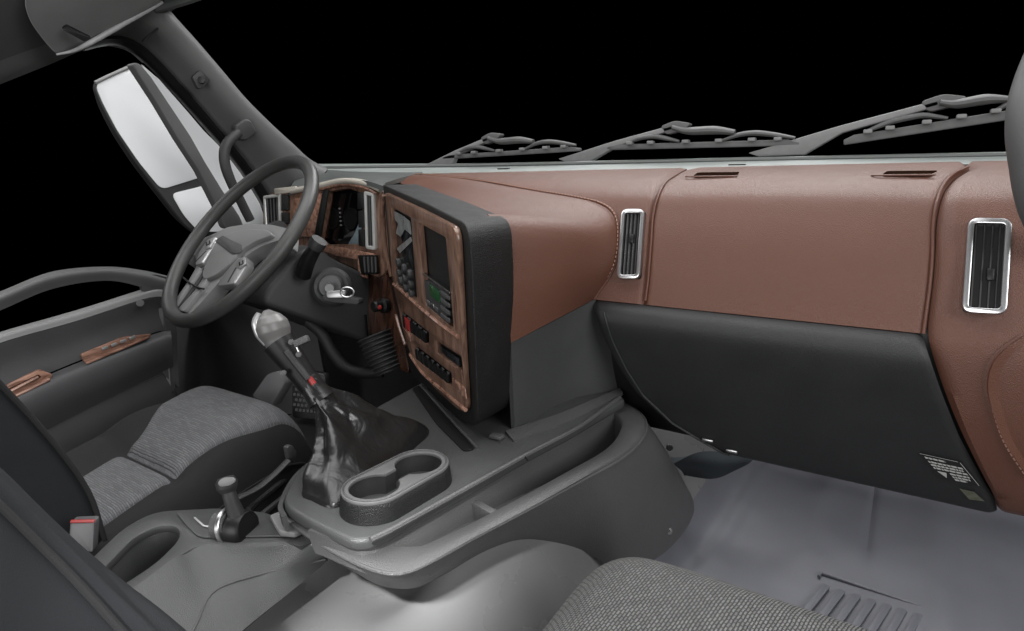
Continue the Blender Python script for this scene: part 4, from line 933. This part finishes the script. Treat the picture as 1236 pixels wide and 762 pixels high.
# ================================================================== DRIVER'S DOOR
door = thing('driver_door', 'dark driver door with walnut inlays, armrest and map pocket', 'door', (-1.66, .5, .1))
DX = -1.64
dp = lambda pts, x=DX: [PX(a, b, x) for a, b in pts]
patch('window_sill', [dp([(-90, 432), (0, 401), (94, 374), (173, 349), (196, 343)], DX - .03), dp([(-90, 437), (0, 405), (94, 378), (173, 353), (198, 348)], DX), dp([(-90, 450), (0, 414), (94, 387), (174, 361), (199, 358)], DX + .004)], 'silver' if False else 'hub', door, nu=40, nv=10, thick=.01)
patch('upper_trim', [dp([(-90, 452), (0, 415), (94, 388), (174, 362), (199, 358)], DX + .004), dp([(-90, 480), (0, 442), (94, 412), (176, 380), (202, 374)], DX - .006), dp([(-90, 516), (0, 476), (94, 436), (182, 403), (206, 398)], DX - .002)], 'door', door, nu=40, nv=14, thick=.01)
patch('armrest', [dp([(-90, 518), (0, 478), (94, 438), (184, 404), (206, 399)], DX), dp([(-90, 530), (0, 492), (96, 449), (188, 414), (207, 408)], DX + .022), dp([(-90, 555), (0, 515), (100, 472), (192, 432), (208, 428)], DX + .022), dp([(-90, 600), (0, 548), (100, 496), (192, 452), (209, 445)], DX - .004)], 'door', door, nu=40, nv=18, thick=.01)
patch('map_pocket', [dp([(-90, 600), (0, 548), (100, 496), (194, 452), (209, 446)], DX - .010), dp([(-90, 660), (0, 590), (100, 530), (200, 480), (212, 474)], DX + .004), dp([(-90, 730), (0, 650), (120, 570), (206, 520), (216, 512)], DX + .01)], 'dark', door, nu=40, nv=14, thick=.01)
def inlay(pts, label):
    P = [PX(a, b, DX + .014) for a, b in pts]; return prism('walnut_inlay', fillet(P, .006), (-.012, 0, 0), 'woodlight', door, .003, label=label)
i1 = inlay([(98, 428), (150, 407), (184, 403), (178, 409), (104, 440)], 'pointed walnut inlay with window switches')
i2 = inlay([(-40, 492), (0, 470), (48, 446), (64, 452), (62, 458), (0, 489), (-40, 508)], 'walnut inlay round the door pull')
tube('inlay_edge', [PX(q, r_, DX + .017) for q, r_ in ((104, 439), (140, 424), (180, 407))], .003, 'woodlight', i1, n=10, seg=8)
tube('inlay_edge', [PX(q, r_, DX + .017) for q, r_ in ((-40, 506), (0, 487), (60, 458))], .004, 'woodlight', i2, n=10, seg=8)
for k_ in range(4):
    a = 122 + 11 * k_; b = 420 - 4.2 * k_
    prism('window_switch', fillet([PX(q, r_, DX + .016) for q, r_ in ((a, b), (a + 7, b - 3), (a + 8, b), (a + 1, b + 3))], .002), (.006, 0, 0), 'silver', i1, .001)
prism('pull_recess', fillet([PX(q, r_, DX + .0155) for q, r_ in ((-40, 494), (0, 474), (46, 452), (50, 455), (0, 481), (-40, 502))], .003), (.001, 0, 0), 'wooddark', i2)
tube('door_pull', [PX(q, r_, DX + .020) for q, r_ in ((-40, 500), (0, 479), (46, 455))], .0035, 'woodlight', i2, seg=8)
# window surround: rounded lower window frame curving into the front corner
patch('window_surround', [dp([(-120, 402), (-50, 370), (0, 352), (63, 328), (126, 322), (170, 326), (206, 334)], DX - .02), dp([(-120, 410), (-50, 379), (0, 360), (63, 335), (126, 327), (170, 332), (206, 342)], DX + .008), dp([(-120, 424), (-50, 394), (0, 375), (63, 349), (126, 339), (168, 346), (204, 360)], DX - .004)], 'pillar', door, nu=50, nv=12, thick=.02)
patch('front_post', [dp([(176, 332), (190, 332), (206, 336)], DX), dp([(172, 350), (190, 352), (208, 356)], DX), dp([(196, 372), (204, 374), (212, 376)], DX), dp([(196, 450), (206, 460), (216, 468)], DX - .002)], 'door', door, nu=12, nv=20, thick=.012)
revolve('trim_plug', [(0, 0), (.010, 0), (.009, .003), (0, .004)], PX(169, 366, DX + .004), (1, -.3, .2), 'pillar', door, 16)

# quarter glass and its divider bar
qp = [(171, 78), (192, 96), (222, 130), (246, 158), (266, 178), (284, 200), (310, 236), (322, 270), (318, 282), (268, 275), (262, 232), (238, 194), (216, 160), (190, 118)]
qd = thing('quarter_window', 'pale quarter window pane behind the mirror with a dark divider bar', 'window', tuple(PX(240, 190, -1.72)))
prism('pane', [PX(a, b, -1.72) for a, b in qp], (-.004, 0, 0), 'pane', qd)
db_ = [(158, 76), (168, 76), (182, 92), (206, 128), (230, 164), (248, 196), (270, 232), (290, 262), (296, 278), (272, 276), (262, 250), (240, 206), (214, 166), (188, 122)]
prism('divider_bar', fillet([PX(a, b, -1.70) for a, b in db_], .01), (-.03, 0, 0), 'pillar', qd, .006, 3)

# ================================================================== WING MIRROR
mp = Plane(PX(190, 150, -2.0), PX(244, 213, -2.0) - PX(150, 174, -2.0), PX(114, 101, -2.0) - PX(193, 229, -2.0))
def mpp(pts, h=0): return [mp(a, b, h) for a, b in pts]
mir = thing('wing_mirror', 'tall wing mirror with a large and a small pale glass outside the driver window', 'mirror', tuple(mp(200, 200)))
mo = fillet(mpp([(112, 99), (158, 77), (168, 79), (186, 112), (216, 160), (250, 208), (278, 246), (300, 276), (296, 284), (238, 284), (224, 274), (192, 233), (166, 199), (139, 158), (121, 123)]), .03, 4)
mc = sum(mo, V()) / len(mo)
grid('housing', [[mc + (p - mc) * k_ - mp.n * h_ for p in mo] for k_, h_ in ((.97, -.001), (1, .003), (.99, .02), (.88, .06), (.70, .085))], 'dark', mir, closed=True, caps=True)
prism('main_glass', fillet(mpp([(115, 101), (158, 83), (164, 86), (178, 116), (200, 152), (226, 186), (243, 211), (240, 215), (195, 229), (168, 196), (142, 158), (124, 124)], .004), .022, 4), -mp.n * .006, 'mirror', mir, .001)
prism('lower_glass', fillet(mpp([(207, 234), (252, 223), (258, 228), (276, 254), (292, 274), (288, 280), (240, 280), (222, 260)], .004), .02, 4), -mp.n * .006, 'mirror', mir, .001)
tube('glass_rim', mpp([(115, 100), (136, 90), (158, 81), (165, 85)], .004), .005, 'hub', mir, n=12, seg=8)

# ================================================================== A PILLAR, ROOF LINING, VISOR
pil = thing('windscreen_pillar', 'dark grey windscreen pillar rising beside the steering wheel to the roof', 'pillar', tuple(PX(300, 200, -1.58)))
Lp = [(100, 62), (128, 56), (150, 60), (172, 75), (205, 109), (239, 147), (268, 181), (290, 209), (310, 240), (326, 270)]
Lq = [(112, 50), (140, 46), (164, 52), (186, 68), (218, 103), (250, 140), (280, 176), (302, 203), (322, 232), (338, 262)]
Rp = [(196, 4), (206, 14), (222, 32), (240, 52), (270, 87), (298, 120), (328, 150), (352, 172), (374, 192), (396, 204)]
n_ = 10
xL = [-1.60] * 10; xQ = [-1.575] * 10; xR = [-1.50, -1.50, -1.50, -1.50, -1.50, -1.50, -1.50, -1.50, -1.50, -1.46]
r0 = [PX(a, b, x - .03) for (a, b), x in zip(Lp, xL)]
r1 = [PX(a + 3, b - 2, x + .006) for (a, b), x in zip(Lp, xL)]
r2 = [PX(a - 2, b + 1, x + .004) for (a, b), x in zip(Lq, xQ)]
patch('door_seal', [r0, r1, r2], 'vdark', pil, nu=50, nv=10, thick=.01)
q0 = [PX(a, b, x - .012) for (a, b), x in zip(Lq, xQ)]; q1 = [PX(a + 4, b - 3, x) for (a, b), x in zip(Lq, xQ)]
q2 = [PX(.45 * a + .55 * c, .45 * b + .55 * d, -1.51) for (a, b), (c, d) in zip(Lq, Rp)]
q3 = [PX(.08 * a + .92 * c, .08 * b + .92 * d, x) for (a, b), (c, d), x in zip(Lq, Rp, xR)]
q4 = [PX(c, d, x - .03) for (c, d), x in zip(Rp, xR)]
patch('pillar_trim', [q0, q1, q2, q3, q4], 'pillar', pil, nu=60, nv=24, thick=.01)
tube('trim_joint', [PX(a, b, -1.508) for a, b in ((172, 50), (186, 38), (205, 22))], .0022, 'vdark', pil, n=10, seg=6)
c_ = PX(243, 96, -1.515); ax3 = Matrix((V((.55, .8, -.25)).normalized(), V((.45, -.05, .9)).normalized(), V((.8, -.55, 0)).normalized())).transposed()
clip = prism('trim_clip', fillet([PX(a, b, -1.505) for a, b in ((232, 93), (242, 84), (250, 84), (257, 94), (246, 106), (240, 108))], .006), (-.012, 0, 0), 'dark', pil, .003)
revolve('clip_stud', [(0, 0), (.009, 0), (.008, .005), (0, .006)], PX(243, 97, -1.504), (.8, -.5, .1), 'vdark', pil, 14)
gh = thing('grab_handle', 'black tubular grab handle with square end cap on the windscreen pillar', 'grab handle', tuple(PX(290, 200, -1.5)))
prism('end_cap', fillet([PX(a, b, -1.485) for a, b in ((284, 152), (296, 143), (303, 145), (311, 160), (298, 170), (289, 169))], .008), (-.025, .0, 0), 'dark', gh, .005, 3)
tube('grip', [PX(a, b, x) for a, b, x in ((288, 160, -1.49), (277, 170, -1.49), (271, 182, -1.49), (272, 200, -1.49), (280, 222, -1.49), (292, 246, -1.49), (302, 266, -1.49))], [.012, .013, .013, .012, .012], 'dark', gh, n=40, seg=14)

roof = thing('roof_lining', 'dark grey roof lining above the driver door', 'roof lining', tuple(PX(60, 20, -1.5)))
patch('header_trim', [[PX(a, b, -1.61) for a, b in ((-60, 126), (0, 102), (60, 78), (113, 57), (150, 60), (172, 76))], [PX(a, b, -1.59) for a, b in ((-60, 116), (0, 92), (60, 68), (113, 48), (158, 48), (186, 68))], [PX(a, b, -1.57) for a, b in ((-60, 98), (0, 74), (60, 52), (110, 36), (165, 22), (206, 14))]], 'pillar', roof, nu=40, nv=14, thick=.012)
patch('lining', [[PX(a, b, -1.575) for a, b in ((-60, 100), (0, 76), (60, 54), (110, 38), (165, 24), (206, 15))], [PX(a, b, -1.50) for a, b in ((-60, 60), (0, 40), (60, 24), (110, 14), (170, 4), (222, 4))], [PX(a, b, -1.38) for a, b in ((-60, -20), (0, -26), (60, -30), (110, -30), (180, -28), (260, -12))]], 'roof', roof, nu=40, nv=20, thick=.015)
tube('header_edge', [PX(a, b, x) for a, b, x in ((186, 11, -1.50), (205, 5, -1.48), (232, -4, -1.44), (262, -16, -1.40))], [.010, .012, .013, .014], 'greytop', roof, n=20, seg=8)
vis = thing('sun_visor', 'grey folded sun visor with pale edge piping under the roof lining', 'sun visor', tuple(PX(100, 30, -1.45)))
vp = [PX(a, b, x) for a, b, x in ((68, 67, -1.50), (54, 52, -1.48), (36, 28, -1.44), (28, 4, -1.40), (36, -20, -1.36), (130, -40, -1.30), (215, -16, -1.36), (186, 9, -1.44), (150, 29, -1.46), (110, 52, -1.48))]
prism('visor_board', fillet(vp, [.012, .02, .02, .02, .02, .01, .01, .01, .01, .01], 3), (-.014, .01, .012), 'visor', vis, .005, 3)
tube('visor_piping', [PX(a, b, x + .006) for a, b, x in ((68, 66, -1.50), (90, 61, -1.49), (112, 50, -1.48), (150, 28, -1.46), (186, 8, -1.44), (196, 2, -1.43))], [.002, .005, .006, .0055, .004], 'piping', vis, n=40, seg=10)
tube('visor_seam', [PX(a, b, x + .004) for a, b, x in ((116, -4, -1.40), (130, 12, -1.425), (148, 23, -1.455), (156, 24, -1.46))], .0016, 'vdark', vis, n=14, seg=6)
prism('visor_clip', fillet([PX(a, b, -1.425) for a, b in ((74, 33), (80, 29), (110, 44), (101, 48))], .003), (.010, -.004, -.006), 'vdark', vis, .002)

# passenger side grab handle at the right edge of the view
pg = tube('grab_handle', [PD(a, b, d) for a, b, d in ((1275, 20, .74), (1248, 96, .73), (1240, 140, .72), (1243, 190, .72), (1253, 250, .73), (1275, 300, .76))], [.016, .0195, .0215, .020, .017], 'pillar', None, n=40, seg=20)
tagged(pg, 'thick grey grab handle cut off at the right edge of the view', 'grab handle')

# ================================================================== WIPERS (outside the windscreen)
WY = lambda a, b: PY(a, b, 1.46)
def wiper(arm, elbow, base_w, blade0, blade1, label, bw):
    t = thing('windscreen_wiper', label, 'wiper', tuple(WY(*arm)), 'windscreen wipers beyond the dashboard')
    A, E, B0, B1 = WY(*arm), WY(*elbow), WY(*blade0), WY(*blade1)
    d = (E - A).normalized(); n = V((0, .7, .7)); s = V((0, 1, 0)).cross(d).normalized()
    if s.z < 0: s = -s
    prism('arm', [A - s * .004, A + s * .010 - d * .02, A.lerp(E, .5) + s * .011, E + s * .006, E - s * .006, A.lerp(E, .5) - s * .005 * base_w, A + d * .10 * base_w - s * .030 * base_w], V((0, .02, .0)), 'rubberlight', t, .003)
    prism('arm_knuckle', fillet([E + s * .012 - d * .03, E + s * .014 + d * .008, E - s * .004 + d * .045, E - s * .014 + d * .02, E - s * .012 - d * .02], .01), V((0, .022, 0)), 'rubber', t, .004)
    bd = (B1 - B0).normalized(); bs = V((0, 1, 0)).cross(bd).normalized()
    if bs.z < 0: bs = -bs
    L = (B1 - B0).length
    prism('blade', [B0 - bs * bw, B0 + bs * bw * .2, B0 + bd * L * .06 + bs * bw, B1 - bd * L * .06 + bs * bw, B1 + bs * bw * .2, B1 - bs * bw], V((0, .012, 0)), 'rubber', t, .002)
    f = (E - B0).dot(bd) / L
    C = B0 + bd * L * min(.9, f + .16)
    rise = max(.012, (E - (B0 + bd * f * L)).dot(bs))
    fr = lambda x, h: B0 + bd * L * x + bs * (bw + h)
    tube('bridge', [E + V((0, -.004, 0)), fr(min(.95, f + .08), rise * .62), fr(min(.95, f + .22), rise * .60), fr(min(.95, f + .32), rise * .45)], [.007, .012, .013, .008], 'rubber', t, n=18, seg=10, flat=.75)
    for x0, x1, x2 in ((.12, f - .10, f + .04), (min(.95, f + .26), min(.96, f + .42), min(.99, f + .60))):
        x0, x1, x2 = min(x0, .97), min(x1, .985), min(x2, .995)
        tube('yoke', [fr(x0, .002), fr((x0 + x1) / 2, rise * .32), fr(x1, rise * .38), fr((x1 + x2) / 2, rise * .25), fr(x2, .003)], [.004, .007, .008, .007, .004], 'rubber', t, n=18, seg=10, flat=.75)
    for x in (.14, .26, .45, .62, .78, .90):
        rbox('blade_claw', fr(x, .002), (.016, .018, .008), 'rubberlight', t, .002)
    return t
wiper((512, 204), (590, 167), 1.0, (534, 190), (700, 179.5), 'leftmost and smallest windscreen wiper, nearest the pillar', .006)
wiper((682, 194), (812, 154), 0.7, (732, 178), (966, 172), 'middle windscreen wiper above the left half of the glove box panel', .0065)
wiper((915, 187), (1134, 124), 0.9, (1018, 170), (1262, 132), 'rightmost and longest windscreen wiper, running off behind the right grab handle', .0085)

# bluish padding showing beside the console foot
pad = patch('floor_padding', [[PZ(812, 560, .20), PZ(850, 545, .20), PZ(912, 551, .18)], [PZ(822, 568, .17), PZ(862, 560, .18), PZ(905, 559, .17)], [PZ(826, 574, .14), PZ(862, 578, .15), PZ(892, 566, .16)]], 'padding', None, nu=16, nv=10, thick=.02)
tagged(pad, 'blue grey sound padding showing under the glove box beside the console', 'padding')
